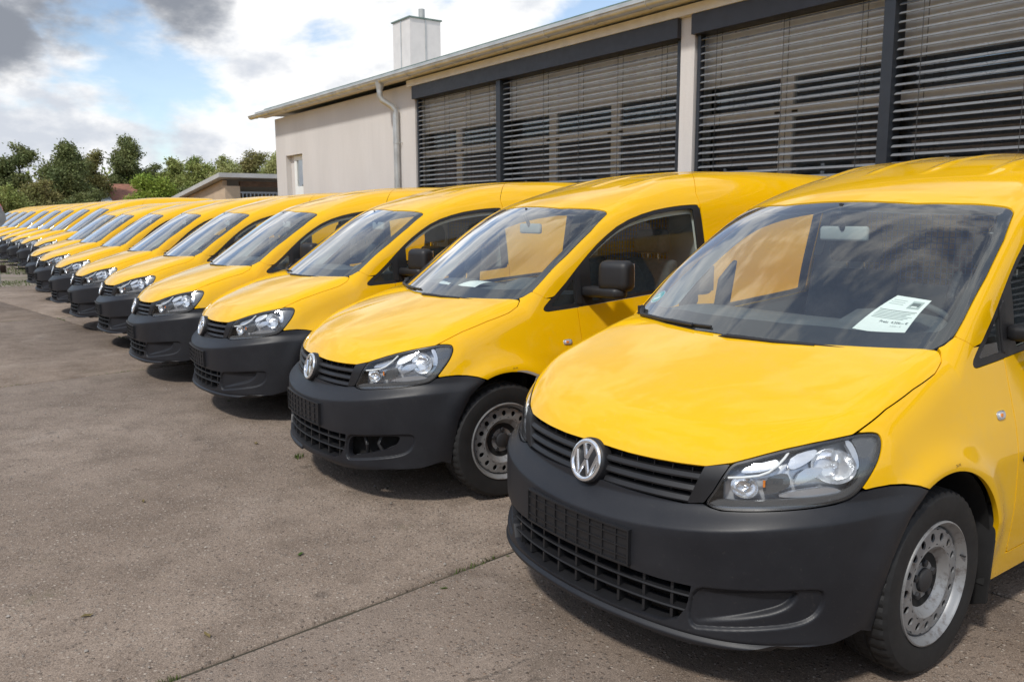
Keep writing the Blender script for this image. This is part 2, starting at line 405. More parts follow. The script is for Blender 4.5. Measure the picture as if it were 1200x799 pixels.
def rawmesh(name, V, N, T, mat):
    me = bpy.data.meshes.new(name); me.vertices.add(len(V)); me.vertices.foreach_set('co', V.astype(np.float32).ravel())
    me.loops.add(T.size); me.loops.foreach_set('vertex_index', T.astype(np.int32).ravel())
    me.polygons.add(len(T)); me.polygons.foreach_set('loop_start', np.arange(0, T.size, 3, dtype=np.int32))
    me.polygons.foreach_set('loop_total', np.full(len(T), 3, np.int32)); me.polygons.foreach_set('use_smooth', np.ones(len(T), bool))
    me.update(calc_edges=True)
    me.normals_split_custom_set_from_vertices(N.tolist())
    if mat: me.materials.append(MAT[mat])
    return me
def panel(name, G, D, mat, parent=None, off=0.0, flange=.012, inner=False, disp=None, mesh_only=False):
    V, N, T = G
    if disp is not None:
        V = V - N * disp[:, None]
        g = np.zeros_like(V); fn_ = np.cross(V[T[:, 1]] - V[T[:, 0]], V[T[:, 2]] - V[T[:, 0]])
        for i in range(3): np.add.at(g, T[:, i], fn_)
        l = np.linalg.norm(g, axis=1); l[l == 0] = 1; g /= l[:, None]; sgn = np.sign((g * N).sum(1)); sgn[sgn == 0] = 1; N = g * sgn[:, None]
    V, N, T = clip(V, N, T, D)
    V = V + N * off
    fn = np.cross(V[T[:, 1]] - V[T[:, 0]], V[T[:, 2]] - V[T[:, 0]])
    flip = (fn * N[T].mean(1)).sum(1) < 0
    T = np.where(flip[:, None], T[:, ::-1], T)
    if inner: N = -N; T = T[:, ::-1]
    if flange:
        E = np.concatenate([T[:, [0, 1]], T[:, [1, 2]], T[:, [2, 0]]]); S = np.sort(E, 1)
        _, ix, ct = np.unique(S[:, 0].astype(np.int64) * len(V) + S[:, 1], return_index=True, return_counts=True)
        B = E[ix[ct == 1]]
        a, b = V[B[:, 0]], V[B[:, 1]]; na, nb = N[B[:, 0]], N[B[:, 1]]
        fnv = np.cross(b - a, na); L = np.linalg.norm(fnv, axis=1); ok = L > 1e-9; B, a, b, na, nb, fnv, L = B[ok], a[ok], b[ok], na[ok], nb[ok], fnv[ok], L[ok]
        fnv /= L[:, None]; m = len(B); n0 = len(V)
        V = np.concatenate([V, a, b, a - na * flange, b - nb * flange]); N = np.concatenate([N, fnv * .8 + na * .2, fnv * .8 + nb * .2, fnv, fnv])
        i = np.arange(m); A = n0 + i; Bq = n0 + m + i; Cq = n0 + 2 * m + i; Dq = n0 + 3 * m + i
        T = np.concatenate([T, np.stack([A, Cq, Bq], 1), np.stack([Bq, Cq, Dq], 1)])
    me = rawmesh(name, V, N, T, mat)
    if mesh_only: return me
    return link(bpy.data.objects.new(name, me), parent)
def on_quad(px, poly): return px
# ------------------------------------------------------------------ panel outlines on the skin (azimuth, elevation seen from inside the nose)
HEADLIGHT = [(0.4558, 0.0088), (0.4823, 0.0508), (0.5064, 0.098), (0.5294, 0.1379), (0.5669, 0.1516), (0.6313, 0.1746), (0.6912, 0.1942), (0.7692, 0.2149), (0.8567, 0.2342), (0.897, 0.2426), (0.9257, 0.2474), (0.9714, 0.2488), (0.9902, 0.241), (0.9952, 0.2205), (0.9867, 0.1892), (0.9703, 0.156), (0.9422, 0.1154), (0.9083, 0.0712), (0.8761, 0.0489), (0.8312, 0.0366), (0.7669, 0.026), (0.6946, 0.0168), (0.6234, 0.0089), (0.5617, 0.0019), (0.5086, -0.0032), (0.4749, 0.0004)]
HOOD_FRONT = [(0.0624, 0.115), (0.1642, 0.1122), (0.272, 0.1127), (0.3676, 0.1149), (0.4601, 0.1181)]
GRILLE_BOT = [(0.0579, 0.0031), (0.1762, -0.0027), (0.2862, -0.0042), (0.3898, -0.0021), (0.4511, 0.008)]
HOOD_SIDE = [(1.0429, 0.3267), (1.207, 0.3978), (1.3697, 0.4528), (1.4522, 0.4978), (1.484, 0.5363), (1.4869, 0.5603)]
BUMPER_FENDER = [(0.9085, 0.0708), (0.9606, 0.0786), (1.0163, 0.0824), (1.074, 0.0789), (1.1308, 0.0684)]
BUMPER_BOT = [(0.0707, -0.3736), (0.2254, -0.3703), (0.3526, -0.3783), (0.4287, -0.3788), (0.5344, -0.3706), (0.6833, -0.359), (0.8392, -0.3648)]
LOWER_GRILLE = [(0.0748, -0.2176), (0.2415, -0.2191), (0.3384, -0.2209), (0.4402, -0.2184), (0.4267, -0.2842), (0.3996, -0.3215), (0.3544, -0.3367), (0.2252, -0.3413), (0.0702, -0.3434)]
FOG = [(0.4376, -0.2177), (0.5275, -0.209), (0.6761, -0.1993), (0.7875, -0.1979), (0.8107, -0.2114), (0.8064, -0.2542), (0.7811, -0.2876), (0.7312, -0.3046), (0.6308, -0.3145), (0.5057, -0.3287), (0.4259, -0.339)]
FOG_IN = [(0.4491, -0.2249), (0.5276, -0.2153), (0.6764, -0.2059), (0.7441, -0.2074), (0.7283, -0.2459), (0.6893, -0.2712), (0.6057, -0.2903), (0.5052, -0.3111), (0.4363, -0.328)]

HOODREAR = Pc([(0, .838), (.173, .850), (.356, .887), (.459, .913), (.601, .971), (.708, 1.036), (.75, 1.065)])
def pe(p):
    q = np.array(p, float) - OC; return (math.atan2(q[0], -q[1]), math.atan2(q[2], math.hypot(q[0], q[1])))
ARCH_EDGE = [pe(p) for p in ((.861, .742, .668), (.85, .66, .60), (.838, .59, .47), (.83, .562, .34), (.815, .552, .225))]
HOOD_P = [(-.4, .1155)] + HOOD_FRONT[:-1] + [(.452, .1185)] + HEADLIGHT[3:10] + HOOD_SIDE + [(1.49, 1.45), (-.4, 1.45)]
HL_P = smoothpoly(HEADLIGHT, 2)
BUMP_P = [(-.4, .0035)] + GRILLE_BOT + HEADLIGHT[25:17:-1] + BUMPER_FENDER + ARCH_EDGE + [(.93, -.355)] + BUMPER_BOT[::-1] + [(-.4, -.374)]
LG_P = [(-.4, -.2170)] + LOWER_GRILLE + [(-.4, -.3434)]
FOG_P = smoothpoly(FOG, 2)
FOGIN_P = smoothpoly(FOG_IN, 2)
WIN_P = smoothpoly([(1.158, 1.000), (1.172, 1.024), (1.28, 1.100), (1.461, 1.265), (1.608, 1.376), (1.781, 1.474), (1.998, 1.537), (2.22, 1.570), (2.40, 1.582), (2.43, 1.575),
                    (2.432, 1.45), (2.432, 1.2), (2.428, 1.095), (2.39, 1.080), (1.928, 1.045), (1.414, 1.003), (1.214, .992), (1.18, .990)], 1)
WS_TOP = [(-.4, 1.578), (0, 1.578), (.20, 1.583), (.314, 1.592), (.46, 1.640), (.586, 1.697), (.625, 1.715), (.643, 1.705), (.650, 1.680), (.682, 1.555), (.712, 1.367), (.731, 1.182), (.734, 1.118), (.722, 1.062)]
WS_P = WS_TOP + [(x, float(HOODREAR(x)) - .022) for x in (.70, .6, .46, .356, .173, 0)] + [(-.4, .816)]

NP_, NE_ = 640, 300
_ph = np.linspace(-2.02, 2.02, NP_); _el = np.linspace(-.60, 1.22, NE_)
_PH, _EL = np.meshgrid(_ph, _el, indexing='ij'); _D = pdir(_PH.ravel(), _EL.ravel()); _T = gridtris(NP_, NE_)
_V = solve(F, OC, _D, .1, 2.6); CAP = (_V, grad(F, _V), _T)
_V = solve(F_hood, OC, _D, .1, 2.6); CAPH = (_V, grad(F_hood, _V), _T)
APH = np.abs(_PH.ravel()); CEL = _EL.ravel(); CPH = _PH.ravel()
NY_, NT_ = 230, 330
_yy = np.linspace(.80, 4.19, NY_); _th = np.linspace(-.78, math.pi + .78, NT_)
_YY, _TH = np.meshgrid(_yy, _th, indexing='ij')
_O = np.stack([np.zeros(_YY.size), _YY.ravel(), np.full(_YY.size, .78)], 1); _D = np.stack([np.cos(_TH.ravel()), np.zeros(_YY.size), np.sin(_TH.ravel())], 1)
_V = solve(F_cab, _O, _D, .05, 1.6); RING = (_V, grad(F_cab, _V), gridtris(NY_, NT_))
AX, AY, AZ = np.abs(_V[:, 0]), _V[:, 1], _V[:, 2]; RX = _V[:, 0]

SX = .9                                                       # azimuth metres per radian, about
def cd(poly): return sdpoly(APH, CEL, poly)
d_hood = cd(HOOD_P); d_hl = cd(HL_P); d_bump = cd(BUMP_P); d_lg = cd(LG_P); d_fog = cd(FOG_P); d_fogin = cd(FOGIN_P)
d_ws_r = sdpoly(AX, AY, WS_P); d_win_r = sdpoly(AY, AZ, WIN_P)
cx, cy_, cz = np.abs(CAP[0][:, 0]), CAP[0][:, 1], CAP[0][:, 2]
d_ws_c = sdpoly(cx, cy_, WS_P); d_win_c = sdpoly(cy_, cz, WIN_P)
G = .0032

van = empty('delivery_van', 'x', 'van', 'yellow vans parked side by side in the row')

# ---- hood
dh = np.maximum(d_hood, (CAPH[0][:, 1] - HOODREAR(np.abs(CAPH[0][:, 0]))))
panel('hood', CAPH, dh + G * .5, 'yellow_paint', van, flange=.016)
# ---- fenders
AP = (cy_ - 1.126) * .47 + (cz - 1.094) * .88
dfen = np.maximum.reduce([-d_hood + G, -d_hl + G, -d_bump + G * 1.2, .360 - np.hypot(cy_ - .885, cz - .335), cy_ - 1.3905, np.minimum(AP + .0015, np.maximum(1.155 - cy_, cz - 1.06)), -d_ws_c + .003, -d_win_c + .002, np.where(CEL < .2, .60, .45) - APH, .285 - cz])
for sg in (1, -1):
    panel('fender', CAP, np.maximum(dfen, -sg * CPH), 'yellow_paint', van, flange=.020)
# ---- bumper (finer sampling of the same skin, so the recess edges stay crisp)
NB1, NB2 = 820, 190
_PB, _EB = np.meshgrid(np.linspace(-1.26, 1.26, NB1), np.linspace(-.43, .12, NB2), indexing='ij'); BPH = _PB.ravel(); BEL = _EB.ravel(); BAP = np.abs(BPH)
_V = solve(F, OC, pdir(BPH, BEL), .1, 2.6); CAPB = (_V, grad(F, _V), gridtris(NB1, NB2))
bd_ = lambda poly: sdpoly(BAP, BEL, poly)
b_bump = bd_(BUMP_P); b_lg = bd_(LG_P); b_fog = bd_(FOG_P); b_fogin = bd_(FOGIN_P)
S01 = lambda t: np.clip(t, 0, 1) ** 2 * (3 - 2 * np.clip(t, 0, 1))
rec = .011 * S01(-b_fog / .006) + .020 * S01(-b_fogin / .013) * np.clip((BAP - .43) / .22, 0, 1)
rec = rec + (.006 * np.exp(-((BEL + .3535) / .004) ** 2) - .011 * S01((-.3555 - BEL) / .006)) * np.clip((.80 - BAP) / .12, 0, 1)   # groove and chin lip
dbm = np.maximum(b_bump + G, -b_lg)
BM_OK = panel('bumper', CAPB, dbm, 'black_plastic', None, off=.004, flange=.030, disp=rec, mesh_only=True)
BM_HOLE = panel('bumper', CAPB, np.maximum(dbm, np.where(BPH > 0, -(b_fogin + .004), -1)), 'black_plastic', None, off=.004, flange=.03, disp=np.where(BPH > 0, .011 * S01(-b_fog / .006), rec), mesh_only=True)
bumper = link(bpy.data.objects.new('bumper', BM_OK), van)
# dark box behind the openings
panel('radiator_shroud', CAP, np.maximum.reduce([APH - .92, CEL - .13, -.37 - CEL]), 'dark_void', van, off=-.085, flange=0)
# lower grille bars
def sweepbar(mb, phis, els, prof):                                    # prof in (outward normal, up)
    P, N = surf(phis, els); fr = []
    for p, n in zip(P, N):
        t = np.cross([0, 0, 1], n); t /= np.linalg.norm(t); up = np.cross(n, t); up /= np.linalg.norm(up)
        if up[2] < 0: up = -up
        fr.append((p, n, up))
    mb.sweep(fr, prof)
lg = None
lgp = MB()
def lgspan(el):                                                       # half width of the lower opening at an elevation
    ph = np.linspace(0, .6, 400); d = sdpoly(ph, np.full(400, el), LG_P); return ph[np.where(d < 0)[0].max()] if (d < 0).any() else 0
lower = empty('lower_grille'); lower.parent = van
for e in (-.2515, -.2935):
    w = lgspan(e) + .012; mb = MB(); sweepbar(mb, np.linspace(-w, w, 40), np.full(40, e), [(-.060, -.004), (-.008, -.0085), (-.004, -.004), (-.006, .001), (-.060, .006)])
    mb.build('bar', 'grille_plastic', lower)
for k in range(-4, 5):
    ph = k * .094; mb = MB(); sweepbar(mb, [ph - .0045, ph + .0045], [-.279, -.279], [(-.06, -.066), (-.012, -.066), (-.012, .062), (-.06, .062)])
    mb.build('upright', 'grille_plastic', lower)
w = .42; mb = MB(); sweepbar(mb, np.linspace(-w, w, 40), np.full(40, -.3385), [(-.06, -.012), (.002, -.012), (.0, -.004), (-.06, .012)]); mb.build('ledge', 'grille_plastic', lower)
# ---- upper grille
grille = empty('grille'); grille.parent = van
panel('backing', CAP, np.maximum.reduce([APH - .50, CEL - .14, -.02 - CEL]), 'dark_void', grille, off=-.05, flange=0)
for e, e1 in ((.0835, .087), (.0455, .0475), (.0085, .012)):
    for sg in (1, -1):
        end = .448 - (.1175 - e) / .1195 * .052
        ph = np.linspace(.074, end + .006, 26); ee = e + (e1 - e) * (ph / .45) ** 2
        mb = MB(); sweepbar(mb, sg * ph, ee, [(-.045, .016), (-.010, .0075), (-.002, -.006), (-.004, -.0115), (-.045, -.006)])
        mb.build('slat', 'grille_plastic', grille)
for sg in (1, -1):
    for k in range(5):
        ph = .12 + k * .070; mb = MB(); sweepbar(mb, [sg * ph - .0016, sg * ph + .0016], [.06, .06], [(-.05, -.05), (-.030, -.05), (-.030, .048), (-.05, .048)]); mb.build('fin', 'grille_plastic', grille)
    tp = [(.447, .1195), (.5285, .1365), (.5055, .0975), (.4815, .0505), (.4545, .0085), (.398, -.003)]
    panel('side_trim', CAP, np.maximum(cd(tp) + .0015, -sg * CPH), 'grille_plastic', grille, off=.0, flange=.03)
# ---- emblem
eP, eN = surf(0, float(pe((0, .098, .672))[1])); eP, eN = eP[0], eN[0]; eN = np.array([0, -.965, .262])
emb = empty('emblem'); emb.parent = van
ex = np.array([1., 0, 0]); ey = np.cross(eN, ex); ey /= np.linalg.norm(ey)
if ey[2] < 0: ey = -ey
def eframe(h): return (eP + eN * h, ex, ey, eN)
mb = MB()
prof = [(-.03, .081), (.004, .081), (.010, .079), (.014, .074), (.0145, 0.0)]
ring = [[eP + eN * h + (ex * math.cos(a) + ey * math.sin(a)) * r for h, r in prof] for a in np.linspace(0, 2 * math.pi, 49)[:-1]]
vs = [q for r_ in ring for q in r_]; m_ = len(prof); fs = [(k * m_ + i, k * m_ + i + 1, ((k + 1) % 48) * m_ + i + 1, ((k + 1) % 48) * m_ + i) for k in range(48) for i in range(m_ - 1)]
mb.add(vs, fs); mb.build('base', 'grille_plastic', emb, angle=40)
mb = MB(); RR = .066
c0 = eP + eN * .017
pts = [c0 + (ex * math.cos(a) + ey * math.sin(a)) * RR for a in np.linspace(0, 2 * math.pi, 49)[:-1]]
vs = []; fs = []
for k, a in enumerate(np.linspace(0, 2 * math.pi, 49)[:-1]):
    rad = ex * math.cos(a) + ey * math.sin(a)
    for j in range(8):
        b = 2 * math.pi * j / 8; vs.append(c0 + rad * (RR + .0092 * math.cos(b)) + eN * .007 * math.sin(b))
for k in range(48):
    for j in range(8): fs.append((k * 8 + j, k * 8 + (j + 1) % 8, ((k + 1) % 48) * 8 + (j + 1) % 8, ((k + 1) % 48) * 8 + j))
mb.add(vs, fs); mb.build('ring', 'chrome', emb, angle=80)
def stroke(name, a, b, w, h):
    a = np.array(a) * RR; b = np.array(b) * RR; d = (b - a) / np.linalg.norm(b - a); n = np.array([-d[1], d[0]]) * w * RR * .5; a = a - d * .04 * RR * 0; 
    mb = MB(); p = [a - n, b - n, b + n, a + n]; q = [a - n * .55, b - n * .55, b + n * .55, a + n * .55]
    lo = [eP + eN * .012 + ex * t[0] + ey * t[1] for t in p]; hi = [eP + eN * h + ex * t[0] + ey * t[1] for t in q]
    mb.add(lo + hi, [(0, 1, 2, 3), (4, 5, 6, 7), (0, 1, 5, 4), (1, 2, 6, 5), (2, 3, 7, 6), (3, 0, 4, 7)]); mb.build(name, 'chrome', emb, angle=20)
for sg in (1, -1):
    stroke('letter_stroke', (sg * .37, .93), (sg * .015, .10), .25, .0205 + .0004 * sg)
    stroke('letter_stroke', (sg * .86, .50), (sg * .40, -.86), .25, .0203 + .0004 * sg)
    stroke('letter_stroke', (sg * .40, -.86), (sg * .02, .0), .23, .0193 + .0004 * sg)
# ---- number plate holder (empty, ribbed)
hold = empty('number_plate_holder'); hold.parent = van
def plate_strip(x0, x1, z0, z1, t0, t1, n=14):
    fr = []
    for x in np.linspace(x0, x1, n):
        y = .0275 + .26 * x * x + .03 * (0)
        nn = np.array([.52 * x, -1, 0]); nn /= np.linalg.norm(nn); fr.append((np.array([x, y, 0]), nn, np.array([0, 0, 1.])))
    mb = MB(); mb.sweep(fr, [(t0, z0), (t1, z0), (t1, z1), (t0, z1)]); return mb
plate_strip(-.264, .264, .392, .514, -.012, .006).build('base', 'grille_plastic', hold)
for z0, z1 in ((.392, .399), (.508, .514)): plate_strip(-.264, .264, z0, z1, .0055, .013).build('rim', 'grille_plastic', hold)
for sg in (1, -1): plate_strip(sg * .264 - .003 * (1 + sg), sg * .264 + .003 * (1 - sg), .3995, .5075, .0055, .013, 2).build('rim', 'grille_plastic', hold)
for z in (.420, .452, .485): plate_strip(-.257, .257, z - .0022, z + .0022, .0055, .0105).build('rib', 'grille_plastic', hold)
for k in range(8):
    x = -.21 + k * .06; plate_strip(x - .002, x + .002, .400, .507, .0055, .0112, 2).build('rib', 'grille_plastic', hold)
# ---- headlights
def hlpt(px, py, off=0.0, sg=1):          # outline units: zoomed drawing coordinates mapped on the lamp by its own corner points
    a = np.array([HLMAP(px, py)]); P, N = surf(sg * a[:, 0], a[:, 1], off); return P[0], N[0]
_hz = [(108, 508), (160, 440), (210, 360), (260, 290), (330, 272), (450, 240), (560, 212), (700, 182), (850, 152), (915, 138), (960, 130), (1030, 127), (1060, 140), (1073, 175), (1068, 230), (1050, 290), (1010, 365), (955, 447), (900, 490), (820, 515), (700, 535), (560, 548), (420, 553), (300, 553), (200, 548), (140, 530)]
_A = np.array([[1, x / 1000, y / 1000, x * y / 1e6, x * x / 1e6, y * y / 1e6] for x, y in _hz]); _cp, *_r = np.linalg.lstsq(_A, np.array([p[0] for p in HEADLIGHT]), rcond=None); _ce, *_r = np.linalg.lstsq(_A, np.array([p[1] for p in HEADLIGHT]), rcond=None)
def HLMAP(x, y):
    b = np.array([1, x / 1000, y / 1000, x * y / 1e6, x * x / 1e6, y * y / 1e6]); return float(b @ _cp), float(b @ _ce)
def hl_poly(L): return smoothpoly([HLMAP(*p) for p in L], 1)
for sg in (1, -1):
    hl = empty('headlight'); hl.parent = van
    _P2, _E2 = np.meshgrid(sg * np.linspace(.41, 1.05, 300), np.linspace(-.03, .28, 150), indexing='ij'); _V = solve(F, OC, pdir(_P2.ravel(), _E2.ravel()), .1, 2.6)
    CAPL = (_V, grad(F, _V), gridtris(300, 150)); ld = lambda poly: sdpoly(np.abs(_P2.ravel()), _E2.ravel(), poly); l_hl = ld(HL_P); sd = np.full(l_hl.shape, -1.0)
    panel('lens', CAPL, np.maximum(l_hl + .004, sd), 'lamp_glass', hl, off=-.001, flange=0)
    panel('rim_seal', CAPL, np.maximum.reduce([l_hl + .0012, -(l_hl + .0075), sd]), 'seal_black', hl, off=-.0015, flange=.012)
    panel('housing', CAPL, np.maximum(l_hl + .001, sd), 'lamp_silver', hl, off=-.062, flange=-.060)
    low = hl_poly([(100, 520), (180, 492), (300, 500), (440, 500), (560, 490), (760, 478), (880, 455), (930, 400), (975, 330), (1010, 365), (955, 455), (820, 530), (560, 565), (300, 570), (140, 540)])
    panel('lower_mask', CAPL, np.maximum.reduce([ld(low), l_hl + .006, sd]), 'lamp_dark', hl, off=-.010, flange=.02)
    tip = hl_poly([(905, 150), (945, 220), (962, 300), (945, 360), (905, 430), (950, 440), (1030, 360), (1075, 240), (1072, 160), (1030, 122), (960, 128)])
    panel('tip_mask', CAPL, np.maximum.reduce([ld(tip), l_hl + .007, sd]), 'lamp_dark', hl, off=-.014, flange=.02)
    up = hl_poly([(300, 330), (350, 285), (480, 250), (520, 262), (500, 300), (440, 330), (340, 338)])
    panel('ribbed_reflector', CAPL, np.maximum.reduce([ld(up), l_hl + .008, sd]), 'chrome_satin', hl, off=-.026, flange=.01)
    wedge = hl_poly([(595, 430), (640, 320), (745, 300), (770, 330), (700, 390)])
    panel('reflector_wing', CAPL, np.maximum.reduce([ld(wedge), l_hl + .008, sd]), 'chrome_satin', hl, off=-.030, flange=.02)
    shelf = hl_poly([(505, 478), (600, 452), (760, 432), (850, 440), (880, 462), (760, 480), (560, 488)])
    panel('reflector_shelf', CAPL, np.maximum.reduce([ld(shelf), l_hl + .008, sd]), 'chrome_satin', hl, off=-.022, flange=.02)
    blk = hl_poly([(440, 380), (560, 330), (590, 400), (570, 440), (480, 470), (430, 470)])
    panel('inner_mask', CAPL, np.maximum.reduce([ld(blk), l_hl + .008, sd]), 'lamp_dark', hl, off=-.030, flange=.01)
    brow = hl_poly([(560, 300), (585, 240), (700, 205), (728, 215), (700, 260), (640, 300), (590, 325)])
    panel('upper_blade', CAPL, np.maximum.reduce([ld(brow), l_hl + .008, sd]), 'lamp_silver', hl, off=-.020, flange=.015)
    vert = hl_poly([(868, 165), (905, 160), (945, 230), (958, 300), (950, 330), (915, 330), (925, 260)])
    panel('side_blade', CAPL, np.maximum.reduce([ld(vert), l_hl + .008, sd]), 'chrome_satin', hl, off=-.016, flange=.015)
    mb = MB(); pts = []
    for p in ((240, 366), (330, 364), (410, 356), (465, 335), (510, 298), (545, 258), (566, 228)):
        q, n = hlpt(p[0], p[1], -.012, sg); pts.append(q)
    mb.tube(pts, .0042, 6); mb.build('light_strip', 'white_print', hl, angle=80)
    for (bx, by, br, bd, off) in ((812, 305, .066, .05, -.018), (330, 425, .043, .035, -.02)):
        q, n = hlpt(bx, by, off, sg); ax = np.array([sg * .28, -.955, .02]) * .75 + n * .25; ax /= np.linalg.norm(ax)
        e1 = np.cross(ax, [0, 0, 1]); e1 /= np.linalg.norm(e1); e2 = np.cross(e1, ax)
        mb = MB(); vs = []; fs = []; K = 28; prof = [(0, 1.0), (-.25, .96), (-.55, .84), (-.8, .62), (-.95, .34), (-1, .12)]
        for k in range(K):
            a = 2 * math.pi * k / K
            for t, r_ in prof: vs.append(q + ax * bd * t + (e1 * math.cos(a) + e2 * math.sin(a) * .82) * br * r_)
        m_ = len(prof)
        for k in range(K):
            for i in range(m_ - 1): fs.append((k * m_ + i, k * m_ + i + 1, ((k + 1) % K) * m_ + i + 1, ((k + 1) % K) * m_ + i))
        mb.add(vs, fs); mb.build('reflector', 'chrome', hl, angle=20 if br > .05 else 60)
        mb = MB(); mb.tube([q - ax * bd * .95, q - ax * bd * .35, q - ax * bd * .1], [.009, .010, .004], 10); mb.build('bulb', 'lamp_silver' if br > .05 else 'chrome', hl, angle=80)
    q, n = hlpt(440, 405, -.019, sg); mb = MB(); mb.tube([q + np.array([0, 0, .010]), q - np.array([0, 0, .010])], .004, 8); mb.build('turn_bulb', 'amber', hl, angle=80)
# ---- windscreen
gl = panel('windscreen', RING, d_ws_r + .002, 'windscreen_glass', van, off=-.004, flange=0)
low_in = HOODREAR(AX) + .060
frit_in = np.maximum.reduce([d_ws_r + .030, low_in - AY, d_ws_r + .034 + .012 * np.clip((AY - 1.5) / .15, 0, 1)])
panel('frit_band', RING, np.maximum(d_ws_r + .001, -frit_in), 'seal_black', gl, off=-.0065, flange=0)
# ---- cab shell, doors, load box
seam = 2.44 + np.clip(.62 - AX, 0, 1) * .8 * (AZ > 1.4)
cabp = sdpoly(AY, AZ, [(1.02, 1.150), (1.126, 1.094), (1.184, 1.063), (1.3, 1.08), (2.3, 1.3), (3.2, 1.3), (3.2, 3), (0, 3), (0, 1.6)])
dcab = np.maximum.reduce([cabp, -d_ws_r + .0015, -d_win_r + .0015, AY - seam + .0026])
panel('cab_shell', RING, dcab, 'yellow_paint', van, flange=.020)
panel('cab_lining', RING, np.maximum.reduce([cabp, -d_ws_r - .004, -d_win_r - .040, AY - 2.47]), 'trim_grey', van, off=-.050, flange=0, inner=True)
darch = .355 - np.hypot(AY - 3.46, AZ - .335)
dbox = np.maximum.reduce([seam - AY + .0026, .235 - AZ, darch])
panel('load_box', RING, dbox, 'yellow_paint', van, flange=.015)
doorp = sdpoly(AY, AZ, [(1.396, 1.2), (1.396, .292), (2.437, .292), (2.437, 1.2)])
sillp = sdpoly(AY, AZ, [(1.262, .287), (1.262, .2), (2.438, .2), (2.438, .287)])
for sg in (1, -1):
    sd = -sg * RX
    door = panel('door', RING, np.maximum.reduce([doorp, -d_win_r + .001, sd]), 'yellow_paint', van, flange=.02)
    panel('door_card', RING, np.maximum.reduce([sdpoly(AY, AZ, [(1.30, 1.06), (1.30, .3), (2.42, .3), (2.42, 1.12)]), -d_win_r - .010, sd]), 'dash_light', door, off=-.06, flange=-.04, inner=True)
    mb = MB(); hp = [(.842, 2.22, .93), (.862, 2.23, .935), (.866, 2.33, .94), (.842, 2.36, .94)]
    mb.tube([(sg * p[0], p[1], p[2]) for p in hp], [.010, .013, .013, .010], 8); mb.build('handle', 'mirror_plastic', door, angle=70)
    panel('rubbing_strip', RING, np.maximum.reduce([sdpoly(AY, AZ, smoothpoly([(1.43, .618), (1.43, .662), (2.40, .662), (2.40, .618)], 1)), sd]), 'black_plastic', door, off=.010, flange=.011)
    panel('sill', RING, np.maximum(sillp, sd), 'yellow_paint', van, flange=.02)
    main_g = np.maximum.reduce([d_win_r + .022, 1.505 - AY, AY - 2.372]); quarter = np.maximum(d_win_r + .024, AY - 1.385)
    sw = panel('side_window', RING, np.maximum(main_g, sd), 'side_glass', van, off=-.006, flange=0)
    panel('quarter_light', RING, np.maximum(quarter, sd), 'side_glass', van, off=-.006, flange=0)
    panel('window_frame', RING, np.maximum.reduce([d_win_r + .0008, -np.minimum(main_g, quarter), sd]), 'seal_black', van, off=-.002, flange=.012)
    panel('divider_bar', RING, np.maximum.reduce([d_win_r + .016, 1.392 - AY, AY - 1.428, sd]), 'mirror_plastic', van, off=.004, flange=.01)
    # mirror: foot, arm and rounded housing swept back
    mir = empty('side_mirror'); mir.parent = van
    mb = MB(); mb.prism([(1.435, 1.035), (1.53, 1.04), (1.53, 1.30), (1.50, 1.275), (1.435, 1.21)], 0, .03, ((sg * .742, 0, 0), (0, 1, 0), (-sg * .17, 0, 1), (sg, 0, 0))); mb.build('foot', 'mirror_plastic', mir, bevel=.008)
    fold = sg < 0                                              # the kerb-side mirrors are folded in
    if fold: arm = [(.76, 1.43), (.80, 1.42), (.86, 1.45), (.875, 1.50), (.86, 1.56), (.80, 1.55), (.76, 1.53)]
    else: arm = [(.76, 1.43), (.80, 1.42), (1.00, 1.475), (1.03, 1.53), (1.0, 1.575), (.80, 1.53), (.76, 1.53)]
    mb = MB(); mb.prism(arm, 1.062, 1.118, ((0, 0, 0), (sg, 0, 0), (0, 1, 0), (0, 0, 1))); mb.build('arm', 'mirror_plastic', mir, bevel=.018, seg=3)
    MM = Matrix.Translation((-.853, 1.60, 1.185)) @ Matrix.Rotation(-R(86), 4, 'Z') if fold else Matrix.Translation((.955, 1.525, 1.185)) @ Matrix.Rotation(R(22), 4, 'Z')
    bm = bmesh.new(); bmesh.ops.create_cube(bm, size=1.0)
    bmesh.ops.scale(bm, vec=(.205, .115, .175), verts=bm.verts)
    for v in bm.verts:
        if v.co.z > 0: v.co.x *= .95; v.co.y *= .9
        if v.co.y < 0: v.co.z *= .93; v.co.x *= .95
    bmesh.ops.bevel(bm, geom=bm.edges[:], offset=.042, segments=5, profile=.55, affect='EDGES')
    me = bpy.data.meshes.new('housing'); bm.to_mesh(me); bm.free(); me.polygons.foreach_set('use_smooth', [True] * len(me.polygons)); me.materials.append(MAT['mirror_plastic'])
    me.transform(MM); link(bpy.data.objects.new('housing', me), mir)
    mb = MB(); mb.box(-.085, .085, -.002, .002, -.065, .065); o = mb.build('mirror_glass', 'chrome', mir); o.data.transform(MM @ Matrix.Translation((0, .0565, .002)))
    # indicator repeater on the fender
    mk = empty('side_repeater'); mk.parent = van
    P_ = solve(F, np.array([[0, 1.292, .817]]), np.array([[sg, 0., 0.]]), .1, 1.2); N_ = grad(F, P_)[0]; P_ = P_[0]
    t_ = np.cross([0, 0, 1], N_); t_ /= np.linalg.norm(t_); u_ = np.cross(N_, t_)
    ov = lambda a, b, n=20, p=3.2: [(a * abs(math.cos(q)) ** (2 / p) * math.copysign(1, math.cos(q)), b * abs(math.sin(q)) ** (2 / p) * math.copysign(1, math.sin(q))) for q in np.linspace(0, 2 * math.pi, n + 1)[:-1]]
    mb = MB(); mb.prism(ov(.030, .0165), -.004, .004, (P_, t_, u_, N_)); mb.build('bezel', 'chrome_satin', mk, bevel=.0015)
